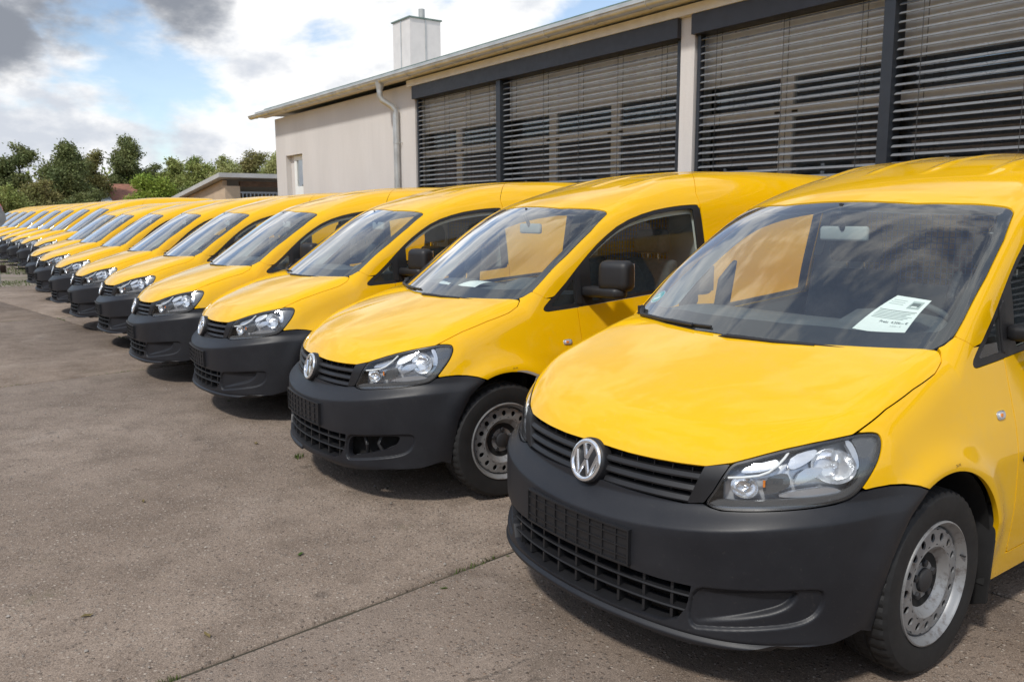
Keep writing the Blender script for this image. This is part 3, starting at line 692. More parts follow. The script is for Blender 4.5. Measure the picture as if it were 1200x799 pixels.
    mb = MB(); mb.prism(ov(.024, .0115), .003, .008, (P_, t_, u_, N_)); mb.build('lamp', 'lamp_silver', mk, bevel=.002)
    mb = MB(); mb.prism(ov(.010, .007), .004, .0095, (P_ - t_ * sg * .006, t_, u_, N_)); mb.build('bulb', 'amber', mk, bevel=.002)
    # tyre pressure mark over the arch: "2,4 bar"
    # mud flap and wheel-house liner
    mb = MB(); mb.prism([(sg * .63, 0), (sg * .862, 0), (sg * .866, -.10), (sg * .858, -.36), (sg * .80, -.385), (sg * .66, -.37)], -.006, .006, ((0, 1.245, .505), (1, 0, 0), (0, .03, 1), (0, 1, 0))); mb.build('mud_flap', 'rubber', van, bevel=.003)
    for (wy, nm) in ((.885, 'f'), (3.46, 'r')):
        mb = MB(); vs = []; fs = []; K = 26
        for i, a in enumerate(np.linspace(R(22), R(200), K)):
            for x in (.846, .80, .50): vs.append((sg * x, wy - math.cos(a) * (.366 if x < .84 else .360), .335 + math.sin(a) * (.366 if x < .84 else .360)))
        for i in range(K - 1):
            for j in range(2): fs.append((i * 3 + j, i * 3 + j + 1, i * 3 + j + 4, i * 3 + j + 3))
        vs += [(sg * .50, wy, .335)]; c_ = len(vs) - 1
        for i in range(K - 1): fs.append((i * 3 + 2, i * 3 + 5, c_))
        mb.add(vs, fs); mb.build('wheel_house', 'underbody', van)
# ---- rear end
gx = np.linspace(-.9, .9, 121); gz = np.linspace(.2, 1.9, 115); GX, GZ = np.meshgrid(gx, gz, indexing='ij'); GX = GX.ravel(); GZ = GZ.ravel()
RV = np.stack([GX, np.full(GX.size, 4.195) - .11 * np.clip((GZ - .9) / .8, 0, 1) ** 2 + .006, GZ], 1); RN = np.tile(np.array([0, 1., 0]), (GX.size, 1))
dback = np.maximum(F_cab(GX, np.full(GX.size, 4.175), GZ), .26 - GZ)
rw = np.minimum(sdpoly(GX, GZ, smoothpoly([(.06, 1.12), (.58, 1.12), (.50, 1.52), (.06, 1.55)], 1)), sdpoly(GX, GZ, smoothpoly([(-.06, 1.12), (-.58, 1.12), (-.50, 1.52), (-.06, 1.55)], 1)))
panel('rear_door', (RV, RN, gridtris(121, 115)), np.maximum.reduce([dback, -rw]), 'yellow_paint', van, flange=.02)
panel('rear_window', (RV, RN, gridtris(121, 115)), rw, 'side_glass', van, off=-.01, flange=0)
mb = MB(); mb.prism([(-.80, .30), (.80, .30), (.82, .44), (.80, .55), (-.80, .55), (-.82, .44)], 4.17, 4.29, ((0, 0, 0), (1, 0, 0), (0, 0, 1), (0, 1, 0))); mb.build('rear_bumper', 'black_plastic', van, bevel=.03, seg=3)
for sg in (1, -1):
    mb = MB(); mb.prism([(sg * .70, .75), (sg * .81, .75), (sg * .75, 1.25), (sg * .68, 1.25)], 4.12, 4.215, ((0, 0, 0), (1, 0, 0), (0, 0, 1), (0, 1, 0))); mb.build('tail_lamp', 'red_lamp', van, bevel=.015)
# ---- underside, bulkheads
mb = MB(); mb.box(-.68, .68, .30, 4.15, .20, .27); mb.box(-.48, .48, .28, 1.3, .19, .30); mb.build('floor_pan', 'underbody', van)
mb = MB(); mb.prism([(-.60, .28), (.60, .28), (.72, .6), (.70, 1.0), (-.70, 1.0), (-.72, .6)], 1.06, 1.09, ((0, 0, 0), (1, 0, 0), (0, 0, 1), (0, 1, 0))); mb.build('firewall', 'underbody', van)
# ---- interior
dash = empty('dashboard'); dash.parent = van
mb = MB(); prof = [(.86, 1.045), (1.00, 1.078), (1.22, 1.090), (1.40, 1.082), (1.47, 1.05), (1.49, .98), (1.46, .80), (1.40, .62), (1.10, .60), (.95, .9)]
mb.sweep([((x, dy, dz), (0, 1, 0), (0, 0, 1)) for x, dy, dz in ((-.70, .14, -.02), (-.64, .10, -.004), (-.4, .03, 0), (0, 0, 0), (.4, .03, 0), (.64, .10, -.004), (.70, .14, -.02))], prof); mb.build('top_pad', 'dash_grey', dash, bevel=0)
mb = MB(); mb.sweep([((x, 0, s_), (0, 1, 0), (0, 0, 1)) for x, s_ in ((.16, -.05), (.22, -.01), (.30, .0), (.44, .0), (.52, -.01), (.58, -.05))], [(1.24, 1.07), (1.27, 1.120), (1.36, 1.145), (1.45, 1.13), (1.47, 1.04)]); mb.build('instrument_hood', 'dash_grey', dash)
mb = MB(); mb.box(-.09, .09, 1.455, 1.50, .75, 1.04); mb.build('centre_stack', 'dash_light', dash, bevel=.02)
sw_ = empty('steering_wheel'); sw_.parent = van
cen = np.array([.37, 1.60, 1.00]); ax = np.array([0, .86, .50]); ax /= np.linalg.norm(ax); e1 = np.array([1., 0, 0]); e2 = np.cross(ax, e1)
mb = MB(); mb.tube([cen + (e1 * math.cos(a) + e2 * math.sin(a)) * .185 for a in np.linspace(0, 2 * math.pi, 33)], .0145, 8, cap=False); mb.build('wheel_rim', 'dash_grey', sw_, angle=80)
mb = MB(); mb.tube([cen - ax * .03, cen + ax * .01], [.075, .06], 16); mb.tube([cen - e1 * .17, cen + e1 * .17], .018, 8); mb.tube([cen, cen - e2 * .17 * np.sign(e2[2])], .02, 8); mb.build('hub', 'dash_grey', sw_)
mb = MB(); mb.tube([cen - ax * .03, cen - ax * .22], .035, 10); mb.build('column', 'dash_grey', sw_)
for sg in (1, -1):
    seat = empty('seat'); seat.parent = van
    X = .37 * sg
    mb = MB(); mb.sweep([((X + x, 0, 0), (0, 1, 0), (0, 0, 1)) for x in (-.24, -.20, .20, .24)], [(1.80, .50), (1.78, .60), (1.90, .64), (2.20, .60), (2.24, .48)]); mb.build('cushion', 'seat_cloth', seat, bevel=.02)
    mb = MB(); mb.sweep([((X + x, 0, 0), (0, 1, 0), (0, 0, 1)) for x in (-.23, -.19, .19, .23)], [(2.14, .58), (2.11, .75), (2.19, 1.0), (2.26, 1.22), (2.31, 1.24), (2.35, 1.20), (2.30, .9), (2.27, .58)]); mb.build('backrest', 'seat_cloth', seat, bevel=.03, seg=3)
    mb = MB(); mb.sweep([((X + x, 0, 0), (0, 1, 0), (0, 0, 1)) for x in (-.13, -.10, .10, .13)], [(2.27, 1.27), (2.25, 1.34), (2.28, 1.42), (2.33, 1.43), (2.36, 1.36), (2.35, 1.27)]); mb.build('headrest', 'seat_cloth', seat, bevel=.02, seg=3)
    for q_ in (-.05, .05): mb = MB(); mb.tube([(X + q_, 2.32, 1.20), (X + q_, 2.31, 1.29)], .006, 6); mb.build('headrest_post', 'chrome_satin', seat)
part_ = empty('partition'); part_.parent = van
pg = np.stack([GX, np.full(GX.size, 2.47), GZ], 1); dpt = np.maximum(F_cab(GX, np.full(GX.size, 2.5), GZ) + .012, .28 - GZ)
wn_ = sdpoly(GX, GZ, [(-.42, 1.16), (.34, 1.16), (.34, 1.56), (-.42, 1.56)])
panel('panel', (pg, -RN, gridtris(121, 115)), np.maximum(dpt, -wn_), 'partition_grey', part_, flange=.02)
mb = MB()
for x in np.arange(-.42, .345, .03): mb.box(x - .0022, x + .0022, 2.468, 2.474, 1.15, 1.57)
for z in np.arange(1.16, 1.57, .03): mb.box(-.43, .35, 2.4745, 2.4795, z - .0022, z + .0022)
mb.build('wire_mesh', 'partition_grey', part_)
mb = MB(); mb.box(-.66, .66, 2.5, 4.1, .30, .33); mb.build('load_floor', 'partition_grey', van)
rm = empty('interior_mirror'); rm.parent = van
mb = MB(); mb.box(-.115, .115, 1.575, 1.605, 1.40, 1.465); mb.build('shell', 'dash_light', rm, bevel=.012)
mb = MB(); mb.tube([(0, 1.58, 1.45), (0, 1.545, 1.52), (0, 1.56, 1.56)], .012, 8); mb.build('stem', 'mirror_plastic', rm)
# ---- wipers
for (x0, x1, yo) in ((-.655, -.10, -.014), (-.04, .46, -.030)):
    wp = empty('wiper'); wp.parent = van
    def wpt(x, dy, h): y = float(HOODREAR(abs(x))) + dy; return (x, y, float(topf_ws(x, y)) + h - (.012 if x0 > -.1 else .004))
    mb = MB(); mb.tube([wpt(x0, .012 if x0 < -.1 else yo, .016 if x0 < -.1 else .004), wpt(x0 + .05, yo, .014), wpt((x0 + x1) / 2, yo + .002, .012), wpt(x1 - .1, yo + .004, .010)], [.013 if x0 < -.1 else .004, .010, .008, .006], 6); mb.build('arm', 'mirror_plastic', wp)
    mb = MB(); mb.tube([wpt(x, yo + .012, .006) for x in np.linspace(x0 + .08, x1, 12)], .006, 6); mb.build('blade', 'seal_black', wp)
    if x0 < -.1: mb = MB(); mb.tube([wpt(x0, .005, -.01), wpt(x0, .005, .028)], .017, 10); mb.build('pivot', 'mirror_plastic', wp)
# ---- wheels
def make_wheel(cxo, wy, sg):
    w = empty('wheel'); w.parent = van; RT = .314; cz_ = .314
    # tyre
    prof = [(-.185, .214), (-.190, .232), (-.194, .262), (-.188, .292), (-.176, .307), (-.160, .3125), (-.130, .314), (-.128, .307), (-.118, .307), (-.116, .314), (-.080, .314), (-.078, .307), (-.068, .307), (-.066, .314), (-.030, .3125), (-.014, .307), (-.004, .292), (.000, .262), (-.003, .240), (-.0045, .226), (-.007, .214)]
    n = 144; vs = []; fs = []; m = len(prof)
    for k in range(n):
        a = 2 * math.pi * k / n; gr = (k % 3 == 0)
        for i, (x, r) in enumerate(prof):
            if gr and r > .30 and (x > -.06 or x < -.13): r -= .006
            elif gr and r > .313: r -= .004
            if .236 < r < .25 and x > -.01 and (k // 5) % 7 in (0, 1): x += .0012
            vs.append((sg * (cxo + x), wy + r * math.cos(a), cz_ + r * math.sin(a)))
    for k in range(n):
        for i in range(m - 1): fs.append((k * m + i, k * m + i + 1, ((k + 1) % n) * m + i + 1, ((k + 1) % n) * m + i))
    mb = MB(); mb.add(vs, fs); mb.build('tyre', 'rubber', w, angle=25)
    rim = empty('rim'); rim.parent = w
    def T3(x, r, a): return (sg * (cxo + x), wy + r * math.cos(a), cz_ + r * math.sin(a))
    def lth(name, prof, mat, n=64, angle=40):
        vs = []; fs = []; m = len(prof)
        for k in range(n):
            for x, r in prof: vs.append(T3(x, r, 2 * math.pi * k / n))
        for k in range(n):
            for i in range(m - 1): fs.append((k * m + i, k * m + i + 1, ((k + 1) % n) * m + i + 1, ((k + 1) % n) * m + i))
        mb = MB(); mb.add(vs, fs); return mb
    o = lth('barrel', [(-.010, .212), (-.003, .211), (-.001, .206), (-.006, .202), (-.014, .1985), (-.020, .191), (-.036, .186), (-.060, .183), (-.18, .181)], 0).build('barrel', 'rim_steel', w)
    # disc with sixteen round holes between radius .176 and .122
    NH = 16; vs = []; fs = []; Q = 20
    xs = lambda r: -.026 + (.178 - r) * .10
    for h in range(NH):
        a0 = 2 * math.pi * h / NH; da = math.pi / NH; rc = .152; b = len(vs)
        for q in range(Q):
            t = 2 * math.pi * q / Q; c_, s_ = math.cos(t), math.sin(t)
            # inner ring = hole, outer ring = sector border
            r1 = rc + .0150 * c_; a1 = a0 + .0128 * s_ / rc
            k_ = 1 / max(abs(c_) / .026, abs(s_) / (da * rc)); r2 = rc + c_ * k_; a2 = a0 + (s_ * k_) / rc
            vs += [T3(xs(r1) - .006, r1, a1), T3(xs(r1), r1, a1), T3(xs(r2), r2, a2)]
        for q in range(Q):
            q2 = (q + 1) % Q
            fs += [(b + q * 3, b + q * 3 + 1, b + q2 * 3 + 1, b + q2 * 3), (b + q * 3 + 1, b + q * 3 + 2, b + q2 * 3 + 2, b + q2 * 3 + 1)]
    mb = MB(); mb.add(vs, fs)
    o2 = lth('x', [(xs(.1781), .1779), (-.030, .1815), (-.040, .1845)], 0); mb.add(o2.v, o2.f)
    o2 = lth('x', [(xs(.126), .1261), (-.020, .121), (-.024, .115), (-.040, .104), (-.052, .088), (-.052, .070), (-.048, .062), (-.048, .03)], 0); mb.add(o2.v, o2.f)
    mb.build('disc', 'rim_steel', w)
    lth('x', [(-.046, .1755), (-.050, .02)], 0).build('hole_shade', 'dark_void', w)  # near-black disc close behind the holes, painting in the darkness seen through them
    bpy.data.objects.remove(rim)
    mb = lth('x', [(-.052, .042), (-.036, .040), (-.032, .034), (-.030, .0)], 0, 24); mb.build('hub_cap', 'hub_black', w)
    for k in range(5):
        a = 2 * math.pi * k / 5 + .3; mb = MB(); mb.tube([T3(-.055, .058, a), T3(-.040, .058, a), T3(-.037, .058, a)], [.0135, .0135, .010], 6); mb.build('wheel_bolt', 'hub_black', w)
    if sg > 0:
        a = .25; mb = MB(); mb.tube([T3(-.022, .196, a), T3(.0, .192, a)], .004, 6); mb.build('valve', 'hub_black', w)
for sg in (1, -1):
    make_wheel(.850, .872, sg); make_wheel(.838, 3.46, sg)
# ------------------------------------------------------------------ more materials: ground, building, plants
s = NM('concrete'); g_ = s.n('ShaderNodeNewGeometry'); pos = g_.outputs['Position']
oi = s.n('ShaderNodeObjectInfo')
big = s.noise(pos, .55, 7, .62, .3); mid = s.noise(pos, 3.2, 7, .68); fine = s.noise(pos, 55, 4, .7)
vor = s.n('ShaderNodeTexVoronoi'); s.l(pos, vor.inputs['Vector']); vor.inputs['Scale'].default_value = 62; vor.inputs['Randomness'].default_value = 1
vor2 = s.n('ShaderNodeTexVoronoi'); s.l(pos, vor2.inputs['Vector']); vor2.inputs['Scale'].default_value = 135
sepc = s.n('ShaderNodeSeparateColor'); s.l(vor.outputs['Color'], sepc.inputs[0]); sepd = s.n('ShaderNodeSeparateColor'); s.l(vor2.outputs['Color'], sepd.inputs[0])
c0 = s.mix(s.ramp(big, .34, .66), (.178, .134, .102), (.325, .258, .205))
c0 = s.mix(s.math('MULTIPLY', s.ramp(mid, .46, .70), .8), c0, (.110, .083, .064))
c0 = s.mix(s.math('MULTIPLY', s.ramp(s.noise(pos, 1.15, 6, .65, .8), .58, .72), .6), c0, (.40, .335, .28))
oil = s.ramp(s.noise(pos, .85, 4, .5, 1.2), .64, .72); c0 = s.mix(s.math('MULTIPLY', oil, .55), c0, (.052, .042, .036))
drip = s.n('ShaderNodeTexVoronoi'); s.l(pos, drip.inputs['Vector']); drip.inputs['Scale'].default_value = 2.3; c0 = s.mix(s.math('MULTIPLY', s.ramp(s.math('ADD', drip.outputs['Distance'], s.math('MULTIPLY', mid, .12)), .17, .11), .6), c0, (.05, .04, .034))
st = s.math('MULTIPLY', s.ramp(vor.outputs['Distance'], .46, .30), s.ramp(sepc.outputs[0], .58, .66))       # stones showing in the worn surface
c0 = s.mix(s.math('MULTIPLY', st, .9), c0, s.mix(sepc.outputs[1], (.072, .056, .046), s.mix(s.ramp(sepc.outputs[2], .35, .5), (.30, .20, .135), (.50, .43, .36))))
st2 = s.math('MULTIPLY', s.ramp(vor2.outputs['Distance'], .46, .28), s.ramp(sepd.outputs[0], .50, .60))
c0 = s.mix(s.math('MULTIPLY', st2, .8), c0, s.mix(sepd.outputs[1], (.05, .04, .034), (.40, .33, .27)))
c0 = s.mix(s.ramp(fine, .35, .7, 0, .5), c0, (.105, .080, .062))
grain = s.noise(pos, 210, 3, .75); c0 = s.mix(s.ramp(grain, .50, .66, 0, .65), c0, (.055, .042, .033)); c0 = s.mix(s.ramp(grain, .46, .34, 0, .5), c0, (.44, .365, .30))
mossn = s.math('MULTIPLY', s.ramp(s.noise(pos, 1.7, 6, .7), .60, .72), s.ramp(s.noise(pos, 9, 4, .7), .4, .6)); c0 = s.mix(s.math('MULTIPLY', mossn, .45), c0, (.085, .085, .035))
wv = s.n('ShaderNodeTexNoise'); s.l(pos, wv.inputs['Vector']); wv.inputs['Scale'].default_value = 1.1; wv.inputs['Detail'].default_value = 6
wa = s.n('ShaderNodeVectorMath', operation='ADD'); s.l(pos, wa.inputs[0]); s.l(wv.outputs['Color'], wa.inputs[1])
ck = s.n('ShaderNodeTexVoronoi', feature='DISTANCE_TO_EDGE'); s.l(wa.outputs[0], ck.inputs['Vector']); ck.inputs['Scale'].default_value = .42
crack = s.math('MULTIPLY', s.ramp(ck.outputs['Distance'], .0045, .0015), s.ramp(s.noise(pos, .6, 3), .57, .63)); c0 = s.mix(s.math('MULTIPLY', crack, .45), c0, (.035, .030, .022))
tint = s.ramp(oi.outputs['Random'], 0, 1, 1.00, 1.20)
hs = s.n('ShaderNodeHueSaturation'); s.l(c0, hs.inputs['Color']); s.l(tint, hs.inputs['Value'])
s.set(Base_Color=hs.outputs[0], Roughness=s.ramp(mid, .3, .7, .78, .95), Specular_IOR_Level=.25)
hgt = s.math('ADD', s.math('MULTIPLY', fine, .5), s.math('ADD', s.math('MULTIPLY', st, .55), s.math('SUBTRACT', s.math('MULTIPLY', mid, .8), s.math('MULTIPLY', crack, .5))))
s.bump(hgt, .8, .008)
s = NM('soil'); g_ = s.n('ShaderNodeNewGeometry'); pos = g_.outputs['Position']
f1 = s.noise(pos, .35, 6, .6); f2 = s.noise(pos, 7, 6, .7)
c0 = s.mix(s.ramp(f1, .50, .66), (.27, .225, .19), (.13, .13, .055)); c0 = s.mix(s.ramp(f2, .4, .75, 0, .6), c0, (.17, .135, .11))
s.set(Base_Color=c0, Roughness=.95); s.bump(f2, .6, .03)
plain('joint_fill', (.050, .043, .028), .95, var=.5, scale=3, bump=.6, bscale=40)
plain('pebble', (.28, .25, .22), .85, var=.5, scale=20)
def leafmat(name, a, b, trans=.25):
    s = NM(name); g_ = s.n('ShaderNodeNewGeometry'); oi = s.n('ShaderNodeObjectInfo')
    f = s.noise(g_.outputs['Position'], .5, 4, .6); ri = g_.outputs['Random Per Island']
    m1 = s.mix(s.ramp(f, .35, .65), a, b); hs = s.n('ShaderNodeHueSaturation'); s.l(m1, hs.inputs['Color']); s.l(s.ramp(ri, 0, 1, .65, 1.35), hs.inputs['Value'])
    s.l(s.ramp(ri, 0, 1, .485, .515), hs.inputs['Hue'])
    s.set(Base_Color=hs.outputs[0], Roughness=.6, Specular_IOR_Level=.3)
    tl = s.n('ShaderNodeBsdfTranslucent'); s.l(hs.outputs[0], tl.inputs[0]); mx = s.n('ShaderNodeMixShader'); mx.inputs[0].default_value = trans
    s.l(s.p.outputs[0], mx.inputs[1]); s.l(tl.outputs[0], mx.inputs[2]); s.l(mx.outputs[0], s.out.inputs[0])
leafmat('leaf_dark', (0.131, 0.163, 0.062), (0.206, 0.219, 0.077))
leafmat('leaf_mid', (0.213, 0.269, 0.075), (0.319, 0.331, 0.100))
leafmat('leaf_bright', (0.196, 0.290, 0.040), (0.299, 0.354, 0.060))
leafmat('leaf_autumn', (0.188, 0.206, 0.069), (0.256, 0.219, 0.081))
leafmat('leaf_olive', (0.284, 0.325, 0.128), (0.400, 0.400, 0.156))
leafmat('grass_blade', (.06, .11, .02), (.13, .16, .04))
plain('bark', (.055, .045, .035), .9, var=.3, bump=.5, bscale=12)
s = NM('render_wall'); g_ = s.n('ShaderNodeNewGeometry'); pos = g_.outputs['Position']
mpn = s.n('ShaderNodeMapping'); s.l(pos, mpn.inputs[0]); mpn.inputs['Scale'].default_value = (1, 1, .25)
c0 = s.mix(s.ramp(s.noise(mpn.outputs[0], 1.3, 6, .6), .3, .7), (.585, .560, .540), (.675, .648, .626))
c0 = s.mix(s.ramp(s.noise(pos, 45, 3, .6), .4, .7, 0, .25), c0, (.49, .465, .445))
stk = s.n('ShaderNodeMapping'); s.l(pos, stk.inputs[0]); stk.inputs['Scale'].default_value = (5, 5, .18); c0 = s.mix(s.ramp(s.noise(stk.outputs[0], 1.6, 6, .7), .52, .75, 0, .12), c0, (.40, .38, .365))
s.set(Base_Color=c0, Roughness=.9); s.bump(s.noise(pos, 110, 3), .35, .006)
plain('cream_board', (.76, .75, .73), .7, var=.08)
plain('header_box', (.034, .035, .044), .45, var=.12)
plain('frame_dark', (.030, .035, .044), .45, .2)
plain('window_white', (.78, .80, .83), .5, var=.06)
plain('spandrel_cream', (.80, .83, .86), .7, var=.06)
plain('blind_slat', (.30, .315, .335), .30, .35, var=.12, scale=3)
plain('cord', (.05, .05, .05), .8)
plain('zinc', (.52, .53, .52), .42, .6, var=.2, scale=4, bump=.05)
plain('zinc_light', (.50, .50, .48), .5, .3, var=.18, scale=3)
plain('green_edge', (.16, .22, .19), .6, .2, var=.25, scale=5)
plain('cladding', (.74, .70, .66), .5, .15, var=.05)
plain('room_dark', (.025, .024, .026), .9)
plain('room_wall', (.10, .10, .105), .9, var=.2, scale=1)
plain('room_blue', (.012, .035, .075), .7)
plain('shed_roof', (.47, .47, .46), .6, var=.1, scale=2)
plain('shed_wall', (.52, .40, .28), .85, var=.12, scale=1.5)
plain('shed_timber', (.10, .055, .03), .8, var=.3)
plain('bar_metal', (.32, .34, .36), .5, .5)
plain('roof_tile', (.26, .115, .075), .85, var=.25, scale=4)
plain('house_wall', (.42, .30, .22), .9)
plain('solar_panel', (.50, .55, .60), .25, .2)
plain('sign_back', (.26, .27, .28), .5, .6)
plain('old_wood', (.055, .035, .025), .9, var=.4)
s = NM('red_paint'); s.set(Base_Color=(.55, .012, .010), Roughness=.35, Coat_Weight=.6)
plain('leaf_dry', (.16, .12, .04), .8, var=.4, scale=30)

# ------------------------------------------------------------------ ground, slabs, joints
GA = R(7.4); GO = np.array([-12.23, .01])
gu = np.array([math.cos(GA), math.sin(GA)]); gv = np.array([-math.sin(GA), math.cos(GA)])
def gw(u, v): p = GO + gu * u + gv * v; return p[0], p[1]
mb = MB(); mb.add([(-900, -900, -.035), (900, -900, -.035), (900, 900, -.035), (-900, 900, -.035)], [(0, 1, 2, 3)]); ground = mb.build('ground', 'soil'); tag(ground, 'worn dirt and thin grass round the concrete yard', kind='structure')
yard = empty('concrete_yard'); tag(yard, 'worn brown grey concrete yard of large slabs', kind='structure')
us = [-7.2, -4.05, 0.02, 5.43, 11.355, 17.2, 23.1]; vs_ = [-17.6, -11.7, -5.85, .0, 5.2]
rnd = random.Random(4)
for i in range(len(us) - 1):
    for j in range(len(vs_) - 1):
        u0, u1, v0, v1 = us[i] + .011, us[i + 1] - .011, vs_[j] + .011, vs_[j + 1] - .011
        n = 26; L = []
        for a, b, c, d in ((u0, v0, u1, v0), (u1, v0, u1, v1), (u1, v1, u0, v1), (u0, v1, u0, v0)):
            for k in range(n):
                t = k / n; jit = .008 * noise.noise(Vector((a * 3 + t * 40, b * 5 + i, j))) + .004 * noise.noise(Vector((t * 160, b, i + j * 3.1)))
                e = np.array([d - b, a - c]); e = e / np.linalg.norm(e); L.append((a + (c - a) * t + e[0] * jit, b + (d - b) * t + e[1] * jit))
        dz = rnd.uniform(-.004, .0); N_ = len(L); vv = []
        cxm = sum(p[0] for p in L) / N_; cym = sum(p[1] for p in L) / N_
        for p in L: x, y = gw(*p); vv.append((x, y, -.09))
        for p in L: x, y = gw(*p); vv.append((x, y, dz - .010))
        for p in L:
            q = (p[0] + (.014 if p[0] < cxm else -.014) * min(1, abs(p[0] - cxm)), p[1] + (.014 if p[1] < cym else -.014) * min(1, abs(p[1] - cym))); x, y = gw(*q); vv.append((x, y, dz))
        fs = [tuple(range(2 * N_, 3 * N_))] + [(a_ * N_ + k, a_ * N_ + (k + 1) % N_, (a_ + 1) * N_ + (k + 1) % N_, (a_ + 1) * N_ + k) for a_ in (0, 1) for k in range(N_)]
        mb = MB(); mb.add(vv, fs); mb.build('concrete_slab', 'concrete', yard, angle=60)
x0, y0 = gw(us[0], vs_[0]); q4 = [gw(us[0], vs_[0]), gw(us[-1], vs_[0]), gw(us[-1], vs_[-1]), gw(us[0], vs_[-1])]
mb = MB(); mb.add([(x, y, -.014) for x, y in q4], [(0, 1, 2, 3)]); mb.build('joint_filling', 'joint_fill', yard)

def blades(pts, hmin, hmax, mat, name, seed=1, w=.004, parent=None):
    rn = random.Random(seed); mb = MB()
    for (x, y, z) in pts:
        h = rn.uniform(hmin, hmax); a = rn.uniform(0, 6.28); lean = rn.uniform(.1, .9) * h; c, s_ = math.cos(a), math.sin(a); b = a + rn.uniform(1, 2); bc, bs = math.cos(b) * w, math.sin(b) * w
        mb.add([(x - bc, y - bs, z), (x + bc, y + bs, z), (x + c * lean * .35 + bc * .7, y + s_ * lean * .35 + bs * .7, z + h * .6), (x + c * lean * .35 - bc * .7, y + s_ * lean * .35 - bs * .7, z + h * .6), (x + c * lean, y + s_ * lean, z + h)], [(0, 1, 2, 3), (3, 2, 4)])
    me = bpy.data.meshes.new(name); me.from_pydata(mb.v, [], mb.f); me.materials.append(MAT[mat]); return link(bpy.data.objects.new(name, me), parent)
rn = random.Random(11); pts = []
def jointpts(u0, v0, u1, v1, n, thr, sc=2.0, jit=.012):
    for k in range(n):
        t = rn.random(); u = u0 + (u1 - u0) * t; v = v0 + (v1 - v0) * t
        if noise.noise(Vector((u * sc, v * sc, 3.3))) > thr: x, y = gw(u + rn.gauss(0, jit), v + rn.gauss(0, jit)); pts.append((x, y, -.014))
jointpts(us[4], -5.8, us[4], 1.5, 1500, .22)
jointpts(us[3], -5.8, us[3], 1.5, 900, .1)
jointpts(us[0], 0, us[4], 0, 4500, .05, 1.3)
jointpts(us[2], -3, us[2], 1, 800, .0); jointpts(us[1], -3, us[1], 1, 800, .0)
jg = blades(pts, .008, .028, 'grass_blade', 'joint_grass', 3, .0022); tag(jg, 'moss and thin grass growing in the slab joints', 'grass', kind='stuff')
pts = []
for k in range(26000):
    x = rn.uniform(-46, -18.6); y = rn.uniform(-5, 2.2)
    if noise.noise(Vector((x * .45, y * .8, 7.7))) + .35 * noise.noise(Vector((x * 2, y * 2, 1.7))) > .14: pts.append((x, y, -.036))
gg = blades(pts, .015, .055, 'grass_blade', 'grass', 5, .010); tag(gg, 'patchy grass beyond the concrete yard', 'grass', kind='stuff')
# loose grit on the slabs
rn = random.Random(8); mb = MB()
ico = [(1, 0, 0), (-1, 0, 0), (0, 1, 0), (0, -1, 0), (0, 0, 1), (0, 0, -.6)]; icf = [(0, 2, 4), (2, 1, 4), (1, 3, 4), (3, 0, 4), (2, 0, 5), (1, 2, 5), (3, 1, 5), (0, 3, 5)]
for k in range(2600):
    x = rn.uniform(-9, 2.2); y = rn.uniform(-2.4, 1.2) if rn.random() < .8 else rn.uniform(.2, 1.5)
    r = rn.uniform(.0015, .0045) if rn.random() < .93 else rn.uniform(.005, .010); a = rn.uniform(0, 6.28); c, s_ = math.cos(a), math.sin(a); e = rn.uniform(.6, 1.2)
    mb.add([(x + (p[0] * c - p[1] * e * s_) * r, y + (p[0] * s_ + p[1] * e * c) * r, .0 + (p[2] + .2) * r * .8) for p in ico], icf)
pb = mb.build('grit', 'pebble', None, angle=80); tag(pb, 'loose grit and small stones scattered on the concrete', 'grit', kind='stuff')

# ------------------------------------------------------------------ vans in the row
van.location = (.006, -.005, 0); van.rotation_euler = (0, 0, .012)
BIG = 'tall yellow vans at the far end of the row'
van['label'] = 'yellow van with a white price sheet behind its windscreen and complete black bumper'
index_kids()
VANS = [(-2.3315, -.054, -.065, 'yellow van with an open hole in its black bumper beside the lower grille'),
        (-4.543, -.033, -.077, 'yellow van third in the row, next to the one with the open bumper hole'),
        (-6.447, -.127, -.096, 'yellow van fourth in the row along the grey workshop'),
        (-8.78, -.01, -.085, 'yellow van fifth in the row along the grey workshop'),
        (-10.72, -.03, -.10, 'yellow van sixth in the row, in front of the downpipe'),
        (-13.05, .03, -.10, 'yellow van seventh in the row along the grey workshop'),
        (-15.55, .10, -.075, 'yellow van eighth in the row, in front of the small white window'),
        (-17.75, .19, -.055, 'yellow van ninth in the row, last before the grass gap')]
vans = [van]
for x, y, a, lab in VANS:
    c = copy_tree(van, None); c.location = (x, y, 0); c.rotation_euler = (0, 0, a); c['label'] = lab; vans.append(c)
SKIP = ('fin', 'upright', 'rib', 'headrest_post', 'wheel_bolt', 'valve', 'turn_bulb', 'letter_stroke', 'radiator_shroud_')
rnd = random.Random(3)
for k in range(9):
    c = copy_tree(van, None, SKIP); c.location = (-22.35 - 2.5 * k - (.0 if k < 3 else rnd.uniform(-.1, .1)), .78 - .05 * k + rnd.uniform(-.06, .06), -.03); c.rotation_euler = (0, 0, -.085 + rnd.uniform(-.01, .01)); c.scale = (1.06, 1.10, 1.13)
    c['label'] = ('tall yellow van right beyond the grass gap' if k == 0 else 'tall yellow van at the end of the row next to the red van' if k == 8 else 'tall yellow van, %s one counted from the grass gap' % ('second', 'third', 'fourth', 'fifth', 'sixth', 'seventh', 'eighth')[k - 1]); c['group'] = BIG
for ch in vans[1].children:
    if ch.name.startswith('bumper'):
        ch.data = BM_HOLE; ch['label'] = 'black bumper with its cover missing and an open hole'
